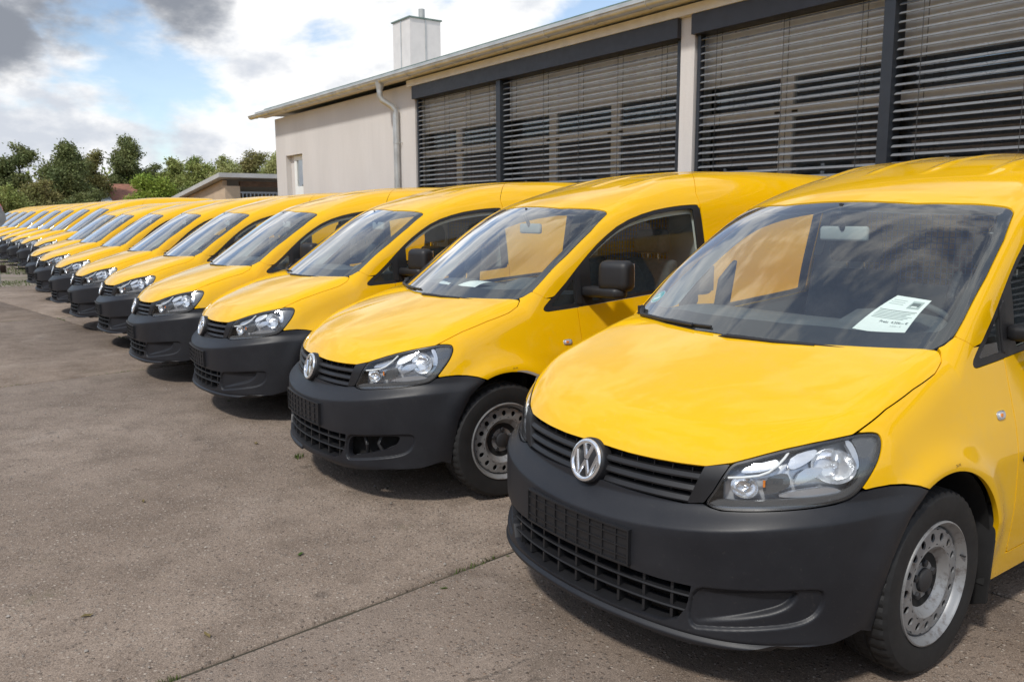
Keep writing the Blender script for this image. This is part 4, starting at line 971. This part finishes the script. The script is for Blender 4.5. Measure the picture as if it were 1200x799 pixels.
# torn bracket inside the open hole
def fogpt(ph, el, off): P, N = surf(ph, el, off); return P[0]
mb = MB(); mb.tube([fogpt(.52, -.22, -.05), fogpt(.55, -.26, -.03), fogpt(.54, -.31, -.05)], .010, 6); mb.build('bracket', 'grille_plastic', vans[1])
mb = MB(); mb.tube([fogpt(.63, -.215, -.05), fogpt(.62, -.25, -.02), fogpt(.645, -.30, -.035)], [.012, .008, .012], 6); mb.build('bracket', 'hub_black', vans[1])
mb = MB(); mb.tube([fogpt(.48, -.315, -.035), fogpt(.60, -.300, -.04), fogpt(.70, -.265, -.05)], .006, 6); mb.build('bracket', 'grille_plastic', vans[1])
# red van at the far end
c = copy_tree(van, None, SKIP); c.name = 'red_van'; c.location = (-48.5, 1.75, -.03); c.rotation_euler = (0, 0, math.pi / 2 - .05); c.scale = (1.15, 1.2, 1.42); c['label'] = 'red van standing beyond the yellow row at the yard edge'; del c['group']
def recol(o):
    for ch in o.children:
        if ch.type == 'MESH' and ch.data.materials and ch.data.materials[0] == MAT['yellow_paint']:
            ch.material_slots[0].link = 'OBJECT'; ch.material_slots[0].material = MAT['red_paint']
        recol(ch)
recol(c)
# ------------------------------------------------------------------ workshop building
YW = 5.2
bld = empty('workshop_building', 'low grey rendered workshop with wide blinded windows and a zinc gutter', 'building', loc=(0, 0, 0))
def bpart(name, mat, *boxes, parent=bld, bevel=0.0):
    mb = MB()
    for b in boxes: mb.box(*b)
    return mb.build(name, mat, parent, bevel=bevel)
XC, XR, ZT = -16.56, 7.0, 3.66
# front wall in pieces butted end to end round the openings
bpart('wall', 'render_wall', (XC, -15.98, YW, YW + .30, -.05, ZT))
bpart('wall', 'render_wall', (-15.98, -15.05, YW, YW + .30, 2.83, ZT))
bpart('wall', 'render_wall', (-15.98, -15.05, YW, YW + .30, -.05, 1.55))
bpart('wall', 'render_wall', (-15.05, -10.20, YW, YW + .30, -.05, ZT))
for a, b in ((-10.20, -4.385), (-4.19, 2.4)): bpart('wall', 'render_wall', (a, b, YW, YW + .30, -.05, .85))
bpart('pillar', 'render_wall', (-4.385, -4.19, YW, YW + .30, -.05, ZT))
bpart('wall', 'render_wall', (2.4, XR, YW, YW + .30, -.05, ZT))
bpart('gable_wall', 'render_wall', (XC, XC + .30, YW + .301, 14, -.05, ZT + .02))
bpart('gable_wall', 'render_wall', (XR - .3, XR, YW + .301, 14, -.05, ZT + .02)); bpart('rear_wall', 'render_wall', (XC, XR, 14, 14.3, -.05, ZT + .02))
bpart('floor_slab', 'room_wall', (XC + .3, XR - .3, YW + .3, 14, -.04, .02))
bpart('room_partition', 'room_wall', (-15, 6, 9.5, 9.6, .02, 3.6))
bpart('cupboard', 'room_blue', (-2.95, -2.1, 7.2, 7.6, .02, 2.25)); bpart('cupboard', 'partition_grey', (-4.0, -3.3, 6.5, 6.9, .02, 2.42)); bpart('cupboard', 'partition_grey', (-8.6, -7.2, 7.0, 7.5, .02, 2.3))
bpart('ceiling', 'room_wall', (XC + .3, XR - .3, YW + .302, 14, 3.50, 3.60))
# roof with eave, fascia, green flashing edge
mb = MB(); mb.add([(-17.22, 4.98, 3.785), (7.4, 4.98, 3.785), (7.4, 14.8, 4.15), (-17.22, 14.8, 4.15), (-17.22, 4.98, 3.86), (7.4, 4.98, 3.86), (7.4, 14.8, 4.23), (-17.22, 14.8, 4.23)], [(3, 2, 1, 0), (4, 5, 6, 7), (0, 1, 5, 4), (1, 2, 6, 5), (2, 3, 7, 6), (3, 0, 4, 7)])
roof = mb.build('roof', 'zinc_light', bld)
bpart('flashing', 'green_edge', (-17.0, 7.41, 5.12, 5.16, 3.868, 3.925), parent=roof)
bpart('flashing', 'zinc_light', (-17.0, 7.41, 4.955, 4.978, 3.775, 3.85), parent=roof)
bpart('soffit', 'cream_board', (-17.1, 7.3, 4.99, YW - .002, 3.735, 3.775), parent=roof)
bpart('soffit', 'cream_board', (-10.34, 7.2, YW - .075, YW - .003, 3.600, 3.700), parent=roof)
mb = MB(); K = 12; rg = .068; gy, gz_ = 4.905, 3.765
secs = []
for x in (-17.26, 7.42):
    secs.append([(x, gy + rg * math.cos(a), gz_ + rg * math.sin(a)) for a in np.linspace(math.pi, 2 * math.pi, K)] + [(x, gy + (rg - .006) * math.cos(a), gz_ + (rg - .006) * math.sin(a)) for a in np.linspace(2 * math.pi, math.pi, K)])
n_ = 2 * K; mb.add(secs[0] + secs[1], [(i, (i + 1) % n_, n_ + (i + 1) % n_, n_ + i) for i in range(n_)] + [tuple(range(n_)), tuple(range(n_, 2 * n_))]); gut = mb.build('gutter', 'zinc', bld)
mb = MB(); mb.tube([(-17.26, gy - rg, gz_ + .004), (7.42, gy - rg, gz_ + .004)], .010, 8); mb.build('rolled_edge', 'zinc', gut)
for k in range(28):
    x = -16.9 + k * .88; mb = MB(); mb.tube([(x, gy + .071 * math.cos(a), gz_ + .071 * math.sin(a)) for a in np.linspace(math.pi, 2 * math.pi, 9)], .006, 4); mb.build('bracket', 'zinc', gut)
# downpipe
dp = empty('downpipe'); dp.parent = bld; X0 = -10.86
mb = MB(); mb.tube([(X0, gy, 3.72), (X0, gy, 3.60)], [.075, .052], 14); mb.build('hopper', 'zinc', dp)
mb = MB(); mb.tube([(X0, gy, 3.62), (X0, gy, 3.50), (X0 + .01, gy + .03, 3.44), (X0 + .10, YW - .13, 3.34), (X0 + .13, YW - .075, 3.27), (X0 + .13, YW - .075, 3.20), (X0 + .13, YW - .075, .1)], .050, 14); mb.build('pipe', 'zinc', dp, angle=60)
for z in (2.74, 1.2): mb = MB(); mb.tube([(X0 + .13, YW - .075, z - .015), (X0 + .13, YW - .075, z + .015)], .056, 14); mb.tube([(X0 + .13, YW - .075, z), (X0 + .20, YW - .05, z), (X0 + .22, YW + .02, z)], .006, 6); mb.build('clamp', 'zinc', dp)
# chimney
ch_ = empty('chimney', 'sheet clad box chimney with flat cap on the workshop roof', 'chimney', loc=(0, 0, 0))
mb = MB(); mb.box(-12.77, -12.10, 6.20, 6.86, 3.8, 5.16); mb.build('cladding', 'cladding', ch_)
for x in (-12.44,): bpart('seam', 'zinc', (x - .012, x + .012, 6.188, 6.199, 3.85, 5.158), parent=ch_)
bpart('seam', 'zinc', (-12.099, -12.088, 6.52, 6.545, 3.85, 5.158), parent=ch_)
bpart('cap', 'green_edge', (-12.795, -12.075, 6.175, 6.885, 5.161, 5.185), parent=ch_)
mb = MB(); mb.tube([(-12.35, 6.6, 5.2), (-12.35, 6.6, 5.40)], .06, 12); mb.build('flue', 'zinc_light', ch_)
# small window
sw2 = empty('small_window'); sw2.parent = bld
for b in ((-15.76, -15.05, YW + .10, YW + .15, 2.72, 2.82), (-15.76, -15.05, YW + .10, YW + .15, 1.6, 2.16), (-15.76, -15.63, YW + .10, YW + .15, 2.16, 2.72), (-15.14, -15.05, YW + .10, YW + .15, 2.16, 2.72)): bpart('frame', 'white_print', b, parent=sw2)
bpart('pane', 'window_glass', (-15.63, -15.14, YW + .12, YW + .13, 2.16, 2.72), parent=sw2); bpart('jamb', 'render_wall', (-15.979, -15.762, YW + .12, YW + .2, 1.56, 2.829), parent=sw2)
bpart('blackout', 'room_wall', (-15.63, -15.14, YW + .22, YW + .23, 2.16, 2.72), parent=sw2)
# window bays
def bay(x0, x1, posts, sashes, label):
    b = empty('window_bay'); b.parent = bld
    bpart('header_box', 'header_box', (x0, x1, YW - .06, YW + .14, 3.395, 3.597), parent=b)
    yb = YW + .145                                             # window plane
    bpart('spandrel_panel', 'spandrel_cream', (x0, x1, yb, yb + .05, 2.90, 3.39), parent=b)
    bpart('transom', 'window_white', (x0, x1, yb - .004, yb + .05, 2.46, 2.575), parent=b); bpart('sill', 'window_white', (x0, x1, yb - .02, yb + .05, .86, .95), parent=b); bpart('head', 'window_white', (x0, x1, yb - .004, yb + .05, 2.84, 2.898), parent=b)
    for x in sashes:
        bpart('sash_post', 'window_white', (x - .075, x + .075, yb - .008, yb + .052, .951, 2.459), parent=b); bpart('sash_post', 'window_white', (x - .075, x + .075, yb - .008, yb + .052, 2.576, 2.839), parent=b)
        for dx in (-.10, .10): bpart('handle', 'cord', (x + dx - .03, x + dx + .03, yb - .016, yb - .005, 2.50, 2.52), parent=b)
    xs = [x0] + list(sashes) + [x1]
    for i in range(len(xs) - 1):
        a, c = xs[i] + (.075 if i else 0), xs[i + 1] - (.075 if i < len(xs) - 2 else 0)
        bpart('pane', 'window_glass', (a, c, yb + .02, yb + .026, .951, 2.459), parent=b); bpart('pane', 'window_glass', (a, c, yb + .02, yb + .026, 2.576, 2.839), parent=b)
    for x in posts:
        bpart('post', 'frame_dark', (x - .05, x + .05, YW - .03, YW + .15, .86, 3.394), parent=b)
    for x in (x0 + .045, x1 - .045): bpart('guide_rail', 'frame_dark', (x - .022, x + .022, YW + .02, YW + .09, .86, 3.394), parent=b)
    edges = [x0 + .07] + [q for p in posts for q in (p - .055, p + .055)] + [x1 - .07]
    for f in range(0, len(edges), 2):
        a, c = edges[f], edges[f + 1]; me = None
        prof = [(-.036, -.006), (-.038, -.0005), (-.020, .007), (.0, .0095), (.020, .007), (.038, .0), (.036, -.0055), (.0, .006)]
        mbs = MB(); t_ = R(19); mbs.sweep([((x, 0, 0), (0, math.cos(t_), math.sin(t_)), (0, -math.sin(t_), math.cos(t_))) for x in (a, c)], prof); me = mbs.mesh('slat', 'blind_slat')
        for k in range(33):
            o = bpy.data.objects.new('slat', me); link(o, b); o.location = (0, YW + .055, 3.35 - k * .0735)
        nl = max(2, int((c - a) / .75) + 1)
        for i in range(nl):
            x = a + .22 + (c - a - .44) * i / (nl - 1)
            for dy in (-.041, .041): bpart('ladder_cord', 'cord', (x - .002, x + .002, YW + .055 + dy - .002, YW + .055 + dy + .002, .95, 3.39), parent=b)
bay(-10.20, -4.385, (-7.79,), (-9.09, -6.76, -5.55), '')
bay(-4.19, 2.4, (-1.99, .2), (-3.11, -.75, 1.3), '')

# ------------------------------------------------------------------ shed, house, sign
sh = empty('open_shed', 'low timber shed with a sloping grey roof and a barred front', 'shed')
mb = MB(); mb.add([(-25.8, 6.7, 2.79), (-32.5, 6.7, 2.06), (-32.5, 14, 2.06), (-25.8, 14, 2.79), (-25.8, 6.7, 2.93), (-32.5, 6.7, 2.20), (-32.5, 14, 2.20), (-25.8, 14, 2.93)], [(0, 1, 2, 3), (7, 6, 5, 4), (0, 4, 5, 1), (1, 5, 6, 2), (2, 6, 7, 3), (3, 7, 4, 0)]); mb.build('roof', 'shed_roof', sh)
mb = MB(); mb.prism([(-26.3, 0), (-32.2, 0), (-32.2, 2.07), (-26.3, 2.71)], 6.95, 7.10, ((0, 0, 0), (1, 0, 0), (0, 0, 1), (0, 1, 0))); mb.build('side_wall', 'shed_wall', sh)
bpart('post', 'shed_wall', (-26.3, -26.05, 6.95, 7.45, 0, 2.52), parent=sh); bpart('beam', 'shed_timber', (-26.2, -26.02, 7.46, 13.9, 2.50, 2.68), parent=sh); bpart('rear_wall', 'shed_timber', (-32.2, -32.1, 7.11, 13.9, 0, 2.05), parent=sh)
bpart('rail', 'bar_metal', (-26.1, -26.06, 7.46, 13.8, 2.28, 2.34), parent=sh); bpart('rail', 'bar_metal', (-26.1, -26.06, 7.46, 13.8, .3, .36), parent=sh)
for k in range(22): bpart('bar', 'bar_metal', (-26.095, -26.065, 7.52 + k * .13, 7.56 + k * .13, .361, 2.279), parent=sh)
hs_ = empty('red_roofed_house', 'small far house with a red tiled roof and pale panels', 'house')
mb = MB(); mb.box(-72, -66, 9.2, 13.6, 0, 2.5); mb.build('wall', 'house_wall', hs_)
mb = MB(); mb.add([(-65.7, 8.9, 2.45), (-65.7, 13.9, 2.45), (-72.3, 13.9, 2.45), (-72.3, 8.9, 2.45), (-69, 8.9, 4.05), (-69, 13.9, 4.05)], [(0, 1, 5, 4), (2, 3, 4, 5), (0, 4, 3), (1, 2, 5), (3, 2, 1, 0)]); mb.build('roof', 'roof_tile', hs_)
mb = MB(); mb.add([(-66.0, 9.3, 2.68), (-66.0, 11.0, 2.68), (-68.6, 11.0, 3.94), (-68.6, 9.3, 3.94), (-66.05, 9.3, 2.62), (-66.05, 11.0, 2.62), (-68.65, 11.0, 3.88), (-68.65, 9.3, 3.88)], [(0, 1, 2, 3), (7, 6, 5, 4), (0, 4, 5, 1), (1, 5, 6, 2), (2, 6, 7, 3), (3, 7, 4, 0)]); mb.build('roof_panel', 'solar_panel', hs_)
sg_ = empty('round_sign', 'round grey sign seen from behind on a thin post', 'sign', loc=(-21.0, -.02, 0))
mb = MB(); mb.lathe([(-.008, 0), (-.008, .25), (.008, .25), (.008, 0)], 32, (0, 0, 1.52), 'x'); mb.build('disc', 'sign_back', sg_)
mb = MB(); mb.tube([(-.04, 0, -.035), (-.04, 0, 1.75)], .03, 10); mb.build('post', 'zinc', sg_)
wb = MB(); wb.box(-.16, .16, -.14, .14, 0, .22); o = wb.build('wood_block', 'old_wood', None, bevel=.015); o.location = (-25.6, .33, -.036); o.rotation_euler = (0, 0, .3); tag(o, 'dark weathered wooden block lying on the grass', 'block')

# ------------------------------------------------------------------ trees
def crown_mesh(name, blobs, n, leaf, mat, seed):
    rs = np.random.RandomState(seed); V = []; 
    vol = np.array([b[3] * b[4] * b[5] for b in blobs]) ** .75; cnt = (vol / vol.sum() * n).astype(int)
    C = []
    for b, c in zip(blobs, cnt):
        k = max(3, c // 14)                                   # twigs, each carrying a clump
        d = rs.normal(size=(k, 3)); d /= np.linalg.norm(d, axis=1)[:, None]; r = rs.uniform(.15, 1.05, k) ** .55
        tw = np.array(b[:3]) + d * r[:, None] * np.array(b[3:6])
        ix = rs.randint(0, k, c); C.append(tw[ix] + rs.normal(size=(c, 3)) * leaf * np.array([2.0, 2.0, 1.5]))
    C = np.concatenate(C); m = len(C)
    a = rs.normal(size=(m, 3)); a /= np.linalg.norm(a, axis=1)[:, None]; b_ = np.cross(a, rs.normal(size=(m, 3))); b_ /= np.linalg.norm(b_, axis=1)[:, None]
    sz = leaf * rs.uniform(.5, 1.3, m)[:, None]
    V = np.stack([C - a * sz, C + b_ * sz * .55, C + a * sz, C - b_ * sz * .55], 1).reshape(-1, 3)
    me = bpy.data.meshes.new(name); me.vertices.add(len(V)); me.vertices.foreach_set('co', V.astype(np.float32).ravel())
    me.loops.add(4 * m); me.loops.foreach_set('vertex_index', np.arange(4 * m, dtype=np.int32)); me.polygons.add(m)
    me.polygons.foreach_set('loop_start', np.arange(0, 4 * m, 4, dtype=np.int32)); me.polygons.foreach_set('loop_total', np.full(m, 4, np.int32)); me.update(calc_edges=True); me.materials.append(MAT[mat]); return me
def tree(name, label, dist, px, top, hw, mat, n, seed, style='round', group=None, base=.25, leaf=.20):
    v = _d + (px - 600) / CAM_F * _r2 - (256 - 400) / CAM_F * _u2; v = v / math.hypot(v[0], v[1]); p = CAM_POS + v * dist
    H = 1.5 + (257 - top) / CAM_F * dist; Wd_ = hw / CAM_F * dist
    t = empty(name, label, 'tree' if 'bush' not in name else 'bush', group, loc=(p[0], p[1], -.04)); rs = random.Random(seed); blobs = []; limbs = []
    k = {'round': 16, 'airy': 18, 'pine': 15, 'bush': 12, 'column': 12}[style]
    for i in range(k):
        f = (i + .5) / k
        z = H * (base + (1 - base) * (f * .92))
        if style == 'pine': w = Wd_ * (.35 + .75 * math.sin(math.pi * min(1, .15 + f * .85)))
        elif style == 'column': w = Wd_ * (.55 + .5 * math.sin(math.pi * (.1 + .8 * f)))
        else: w = Wd_ * math.sin(math.pi * (.12 + .76 * f)) * 1.02
        a = rs.uniform(0, 6.28); rr = w * rs.uniform(.1, .72)
        br = w * (rs.uniform(.42, .66) if style != 'airy' else rs.uniform(.26, .44)); x, y = rr * math.cos(a), rr * math.sin(a)
        blobs.append((x, y, min(z, H - br * .55), br, br, br * rs.uniform(.5, .8))); limbs.append((x, y, z))
    tr = H * .022 + .05; mb = MB(); mb.tube([(0, 0, 0), (.05, .03, H * .3), (-.04, .06, H * .6), (.02, 0, H * .9)], [tr, tr * .75, tr * .45, tr * .12], 8)
    mb.build('trunk', 'bark', t, angle=80)
    for (x, y, z) in limbs[::2]:
        mb = MB(); z0 = max(.4, z - .35 * math.hypot(x, y) - H * .06); mb.tube([(0, 0, z0), (x * .5, y * .5, z0 * .4 + z * .6), (x, y, z)], [tr * .35, tr * .22, tr * .06], 5); mb.build('limb', 'bark', t, angle=80)
    link(bpy.data.objects.new('crown', crown_mesh('crown', blobs, n, leaf, mat, seed)), t); return t
TG = 'trees behind the yard'
tree('alder_tree', 'thin dark tree with sky showing through, beside the red van', 66, 27, 177, 30, 'leaf_dark', 14784, 1, 'airy', TG, .12, 0.094)
tree('maple_tree', 'dense dark green round tree next to the thin one', 64, 88, 176, 29, 'leaf_dark', 33440, 2, 'round', TG, .10, 0.099)
tree('birch_tree', 'loose tree turning yellow brown behind the dense dark one', 70, 116, 184, 22, 'leaf_autumn', 15840, 3, 'airy', TG, .2, 0.094)
tree('pine_tree', 'tall dark pine with open top above the red roof', 78, 154, 168, 22, 'leaf_dark', 22880, 4, 'pine', TG, .32, 0.099)
tree('round_bush', 'bright green rounded bush beside the red roofed house', 56, 171, 207, 30, 'leaf_bright', 26400, 5, 'bush', TG, .10, 0.074)
tree('dark_conifer', 'narrow dark conifer right of the tall pine', 84, 186, 196, 10, 'leaf_dark', 9152, 6, 'column', TG, .1, 0.089)
tree('ash_tree', 'mid green tree behind the bright bush', 76, 207, 191, 20, 'leaf_mid', 19712, 7, 'round', TG, .1, 0.099)
tree('lime_tree', 'mid green broad tree behind the shed gable', 72, 234, 187, 26, 'leaf_mid', 28160, 8, 'round', TG, .1, 0.094)
tree('willow_tree', 'pale yellow green willow rising over the shed roof', 62, 268, 189, 32, 'leaf_olive', 33440, 9, 'round', TG, .08, 0.084)
tree('oak_tree', 'olive brown tree top behind the pale willow', 80, 298, 180, 27, 'leaf_autumn', 26400, 10, 'round', TG, .1, 0.099)
tree('poplar_tree', 'olive green tree beside the workshop corner', 70, 324, 184, 22, 'leaf_olive', 22880, 11, 'round', TG, .1, 0.089)
tree('yew_bush', 'dark blue green bush under the mid green trees', 58, 214, 222, 15, 'leaf_dark', 12320, 12, 'bush', TG, .05, 0.074)
tree('hazel_bush', 'brown green bush between the two dark trees', 60, 56, 214, 24, 'leaf_autumn', 13376, 13, 'bush', TG, .05, 0.080)
tree('thorn_bush', 'low dark hedge bush below the dense dark tree', 56, 104, 226, 26, 'leaf_dark', 14784, 14, 'bush', TG, .05, 0.074)
tree('elder_bush', 'low dark bush below the thin tree', 56, 14, 222, 32, 'leaf_mid', 18304, 15, 'bush', TG, .05, 0.074)
tree('spruce_tree', 'dark spruce at the left edge of the thin tree', 74, -14, 186, 24, 'leaf_dark', 18304, 16, 'round', TG, .1, 0.099)
# far wood closing the horizon
rs = np.random.RandomState(5); bl = []
for k in range(110):
    a = math.pi - (k / 109) * 2.2 + .55; d_ = rs.uniform(95, 125); bl.append((CAM_POS[0] + math.cos(a) * d_, CAM_POS[1] + math.sin(a) * d_, rs.uniform(1.5, 3.2), rs.uniform(3.5, 6), rs.uniform(3.5, 6), rs.uniform(2.2, 4.0)))
o = link(bpy.data.objects.new('far_wood', crown_mesh('far_wood', bl, 60000, .34, 'leaf_mid', 77))); tag(o, 'far belt of mixed trees along the horizon', 'wood', kind='stuff')

# ------------------------------------------------------------------ hall across the yard, the one mirrored in the workshop windows
hall = empty('opposite_hall', 'long brown brick hall across the yard facing the workshop', 'building')
bpart('wall', 'house_wall', (-60, 30, -27, -24, -.05, 6.2), parent=hall)
bpart('roof', 'roof_tile', (-60.5, 30.5, -28, -23.6, 6.201, 6.6), parent=hall)
for k in range(14):
    bpart('window', 'room_dark', (-54 + k * 6, -51 + k * 6, -23.999, -23.96, 1.2, 4.2), parent=hall); bpart('window_frame', 'window_white', (-52.6 + k * 6, -52.4 + k * 6, -23.958, -23.92, 1.2, 4.2), parent=hall)
# ------------------------------------------------------------------ small things: price sheets, stickers, weeds, leaves
def sheet(name, label, corners, owner=None, text=True):
    bl_, br_, tr_, tl_ = [np.array(c, float) for c in corners]
    nrm = np.cross(br_ - bl_, tl_ - bl_); nrm /= np.linalg.norm(nrm)
    if nrm[2] < 0: nrm = -nrm
    def q(u, v, h=0.0):                                        # slightly bowed paper
        p = bl_ * (1 - u) * (1 - v) + br_ * u * (1 - v) + tr_ * u * v + tl_ * (1 - u) * v
        return p + nrm * (h + .010 * math.sin(math.pi * v) - .006 * math.sin(math.pi * u) * (1 - v))
    root = empty(name, label, 'paper', 'price sheets on the dashboards', loc=tuple(bl_))
    def patch(nm, u0, u1, v0, v1, h, mat, nu=6, nv=10, th=.0006):
        mb = MB(); vs = []
        for hh in (h, h - th):
            for i in range(nu + 1):
                for j in range(nv + 1): vs.append(q(u0 + (u1 - u0) * i / nu, v0 + (v1 - v0) * j / nv, hh) - bl_)
        m = (nu + 1) * (nv + 1); fs = []
        for i in range(nu):
            for j in range(nv):
                a = i * (nv + 1) + j; fs += [(a, a + 1, a + nv + 2, a + nv + 1), (m + a, m + a + nv + 1, m + a + nv + 2, m + a + 1)]
        mb.add(vs, fs); return mb.build(nm, mat, root, angle=60)
    patch('page', 0, 1, 0, 1, 0, 'paper')
    if text:
        def txt(s_, u, v, size, mat, bold=0.0):
            cu = bpy.data.curves.new('t', 'FONT'); cu.body = s_; cu.size = size; cu.resolution_u = 2; cu.offset = bold; to = bpy.data.objects.new('t', cu); COL.objects.link(to)
            dg = bpy.context.evaluated_depsgraph_get(); me = bpy.data.meshes.new_from_object(to.evaluated_get(dg)); bpy.data.objects.remove(to)
            W_ = np.linalg.norm(br_ - bl_); H_ = np.linalg.norm(tl_ - bl_)
            for vt in me.vertices: p = q(u + vt.co.x / W_, v + vt.co.y / H_, .0012) - bl_; vt.co = p
            me.materials.append(MAT[mat]); link(bpy.data.objects.new('print_line', me), root)
        patch('print_rule', .06, .94, .555, .566, .0010, 'ink', 8, 1)
        patch('print_picture', .60, .90, .66, .90, .0010, 'ink_light', 3, 3); patch('print_picture', .64, .86, .73, .84, .0016, 'ink', 3, 2); patch('print_picture', .68, .82, .70, .735, .0022, 'paper', 2, 2)
        for k in range(6): patch('print_text', .08, .92 - .07 * (k % 3), .515 - k * .035, .528 - k * .035, .0010, 'ink_light', 6, 1)
        for k in range(3): patch('print_text', .08, .45, .86 - k * .06, .87 - k * .06, .0010, 'ink_light', 4, 1)
        txt('Preis:  4.200,-- €', .34, .235, .0155, 'ink', .0002); txt('3.529,-- €', .62, .155, .010, 'ink_light')
    return root
def place(v, c): 
    t = vans[v]; a = t.rotation_euler[2]; return [(t.location.x + math.cos(a) * p[0] - math.sin(a) * p[1], t.location.y + math.sin(a) * p[0] + math.cos(a) * p[1], p[2]) for p in c]
sheet('price_sheet', 'white printed price sheet leaning behind the windscreen of the first van', place(0, [(.406, 1.023, 1.103), (.574, 1.074, 1.094), (.591, 1.222, 1.206), (.478, 1.194, 1.219)]))
sheet('price_sheet', 'blank white sheet lying on the dashboard of the second van', place(1, [(-.02, 1.06, 1.090), (.19, 1.06, 1.090), (.16, 1.20, 1.112), (.02, 1.20, 1.112)]), text=False)
sheet('price_sheet', 'small folded white note beside the sheet on the second van dashboard', place(1, [(-.26, 1.05, 1.089), (-.07, 1.02, 1.088), (-.10, 1.07, 1.091), (-.24, 1.10, 1.091)]), text=False)
# green round badge low on each windscreen
def badge(x, y, name='badge'):
    def on(xx, yy, h): return np.array([xx, yy, float(topf_ws(xx, yy))]) + WN * h
    e = 1e-3; gx_ = (float(topf_ws(x + e, y)) - float(topf_ws(x - e, y))) / (2 * e); gy_ = (float(topf_ws(x, y + e)) - float(topf_ws(x, y - e))) / (2 * e)
    WN = np.array([-gx_, -gy_, 1]); WN /= np.linalg.norm(WN); e1 = np.array([1, 0, gx_]); e1 /= np.linalg.norm(e1); e2 = np.cross(WN, e1)
    Pc_ = solve(F_cab, np.array([[x, y, .5]]), np.array([[0, 0, 1.]]), .2, 1.0)[0] + WN * -.0075
    fr = lambda h: (Pc_ + WN * h, e1, e2, WN)
    root = empty(name)
    circ = lambda r: [(r * math.cos(a), r * math.sin(a)) for a in np.linspace(0, 2 * math.pi, 29)[:-1]]
    mb = MB(); mb.prism(circ(.041), -.0006, 0, fr(0)); mb.build('badge_edge', 'white_print', root)
    mb = MB(); mb.prism(circ(.038), .0002, .0008, fr(0)); mb.build('badge_face', 'sticker_green', root)
    mb = MB(); mb.prism([(-.022, -.018), (.022, -.018), (.022, -.003), (-.022, -.003)], .0008, .0014, fr(0)); mb.build('badge_field', 'white_print', root)
    mb = MB(); mb.prism([(-.006, .010), (.006, .010), (.006, .022), (-.006, .022)], .0008, .0014, fr(0)); mb.build('badge_digit', 'white_print', root)
    return root
bd = badge(-.630, 1.085); bd.parent = vans[0]; bd['label'] = 'round green badge on the windscreen corner'
index_kids()
for i in (1, 2, 3, 4): b2 = copy_tree(bd, vans[i])
# pressure mark over the front arch of the first vans
def mark(text, y0, z0, ang):
    cu = bpy.data.curves.new('t', 'FONT'); cu.body = text; cu.size = .0145; to = bpy.data.objects.new('t', cu); COL.objects.link(to)
    dg = bpy.context.evaluated_depsgraph_get(); me = bpy.data.meshes.new_from_object(to.evaluated_get(dg)); bpy.data.objects.remove(to)
    c, s_ = math.cos(ang), math.sin(ang); Y = np.array([y0 + v.co.x * c - v.co.y * s_ for v in me.vertices]); Z = np.array([z0 + v.co.x * s_ + v.co.y * c for v in me.vertices])
    P = solve(F, np.stack([np.zeros(len(Y)), Y, Z], 1), np.tile([1., 0, 0], (len(Y), 1)), .2, 1.3)
    for v, p in zip(me.vertices, P): v.co = (p[0] + .0008, p[1], p[2])
    me.materials.append(MAT['decal_ink']); return me
mk_ = mark('24 M', .905, .7075, .02)
for i in (0, 1): link(bpy.data.objects.new('pressure_mark', mk_), vans[i])
# scuffed bare patch on the arch of the second van
mb = MB(); rs = random.Random(2)
ys = np.linspace(.93, 1.12, 40); rr_ = .366 + .0 * ys
top = []; bot = []
for y in ys:
    w_ = .018 * (1 - ((y - 1.03) / .1) ** 2) * (.5 + .5 * abs(noise.noise(Vector((y * 40, 1, 1))))) + .003
    for L_, r_ in ((bot, .3615), (top, .3615 + max(.003, w_))):
        z = .335 + math.sqrt(max(1e-6, r_ ** 2 - (y - .885) ** 2)); p = solve(F, np.array([[0, y, z]]), np.array([[1., 0, 0]]), .2, 1.3)[0]; L_.append((p[0] + .0012, p[1], p[2]))
n_ = len(ys); mb.add(bot + top, [(i, i + 1, n_ + i + 1, n_ + i) for i in range(n_ - 1)]); me = mb.mesh('scuff', 'zinc_light'); o = link(bpy.data.objects.new('scuff', me), vans[1]); o['label'] = 'scuffed pale scratch along the wheel arch edge'
# weeds and leaves on the slabs
def gpos(px, py): 
    v = _d + (px - 600) / CAM_F * _r2 - (py - 400) / CAM_F * _u2; return CAM_POS + v * (-CAM_POS[2] / v[2])
for k, (px, py, h, lab) in enumerate(((350, 536, .035, 'small green weed on the concrete near the van with the bumper hole'), (595, 652, .010, 'tiny weed in the slab joint beside the first van'), (508, 683, .007, 'tiny weed in the slab joint in open concrete'), (268, 470, .012, 'tiny green shoot on the concrete near the third van'))):
    p = gpos(px, py); rn = random.Random(k); w = blades([(rn.gauss(0, .5 * h), rn.gauss(0, .5 * h), 0) for _ in range(40)], h * .4, h, 'grass_blade', 'weed_tuft', 20 + k, .08 * h); w.location = (p[0], p[1], -.003); tag(w, lab, 'weed', 'weeds in the yard')
for k, (px, py) in enumerate(((352, 650), (102, 722), (300, 520), (520, 690), (243, 745), (168, 588), (420, 545))):
    p = gpos(px, py); mb = MB(); rn = random.Random(k + 40); L = rn.uniform(.018, .035)
    mb.add([(-L, 0, .004), (-L * .3, L * .35, .010), (L * .6, L * .25, .006), (L, 0, .012), (L * .5, -L * .3, .004), (-L * .4, -L * .32, .008), (0, 0, .002)], [(0, 6, 1), (1, 6, 2), (2, 6, 3), (3, 6, 4), (4, 6, 5), (5, 6, 0)])
    o = mb.build('fallen_leaf', 'leaf_dry' if k % 3 else 'grass_blade', None, angle=60); o.location = (p[0], p[1], -.002); o.rotation_euler = (0, 0, rn.uniform(0, 6)); tag(o, 'small fallen leaf lying on the open concrete', 'leaf', 'fallen leaves on the concrete')
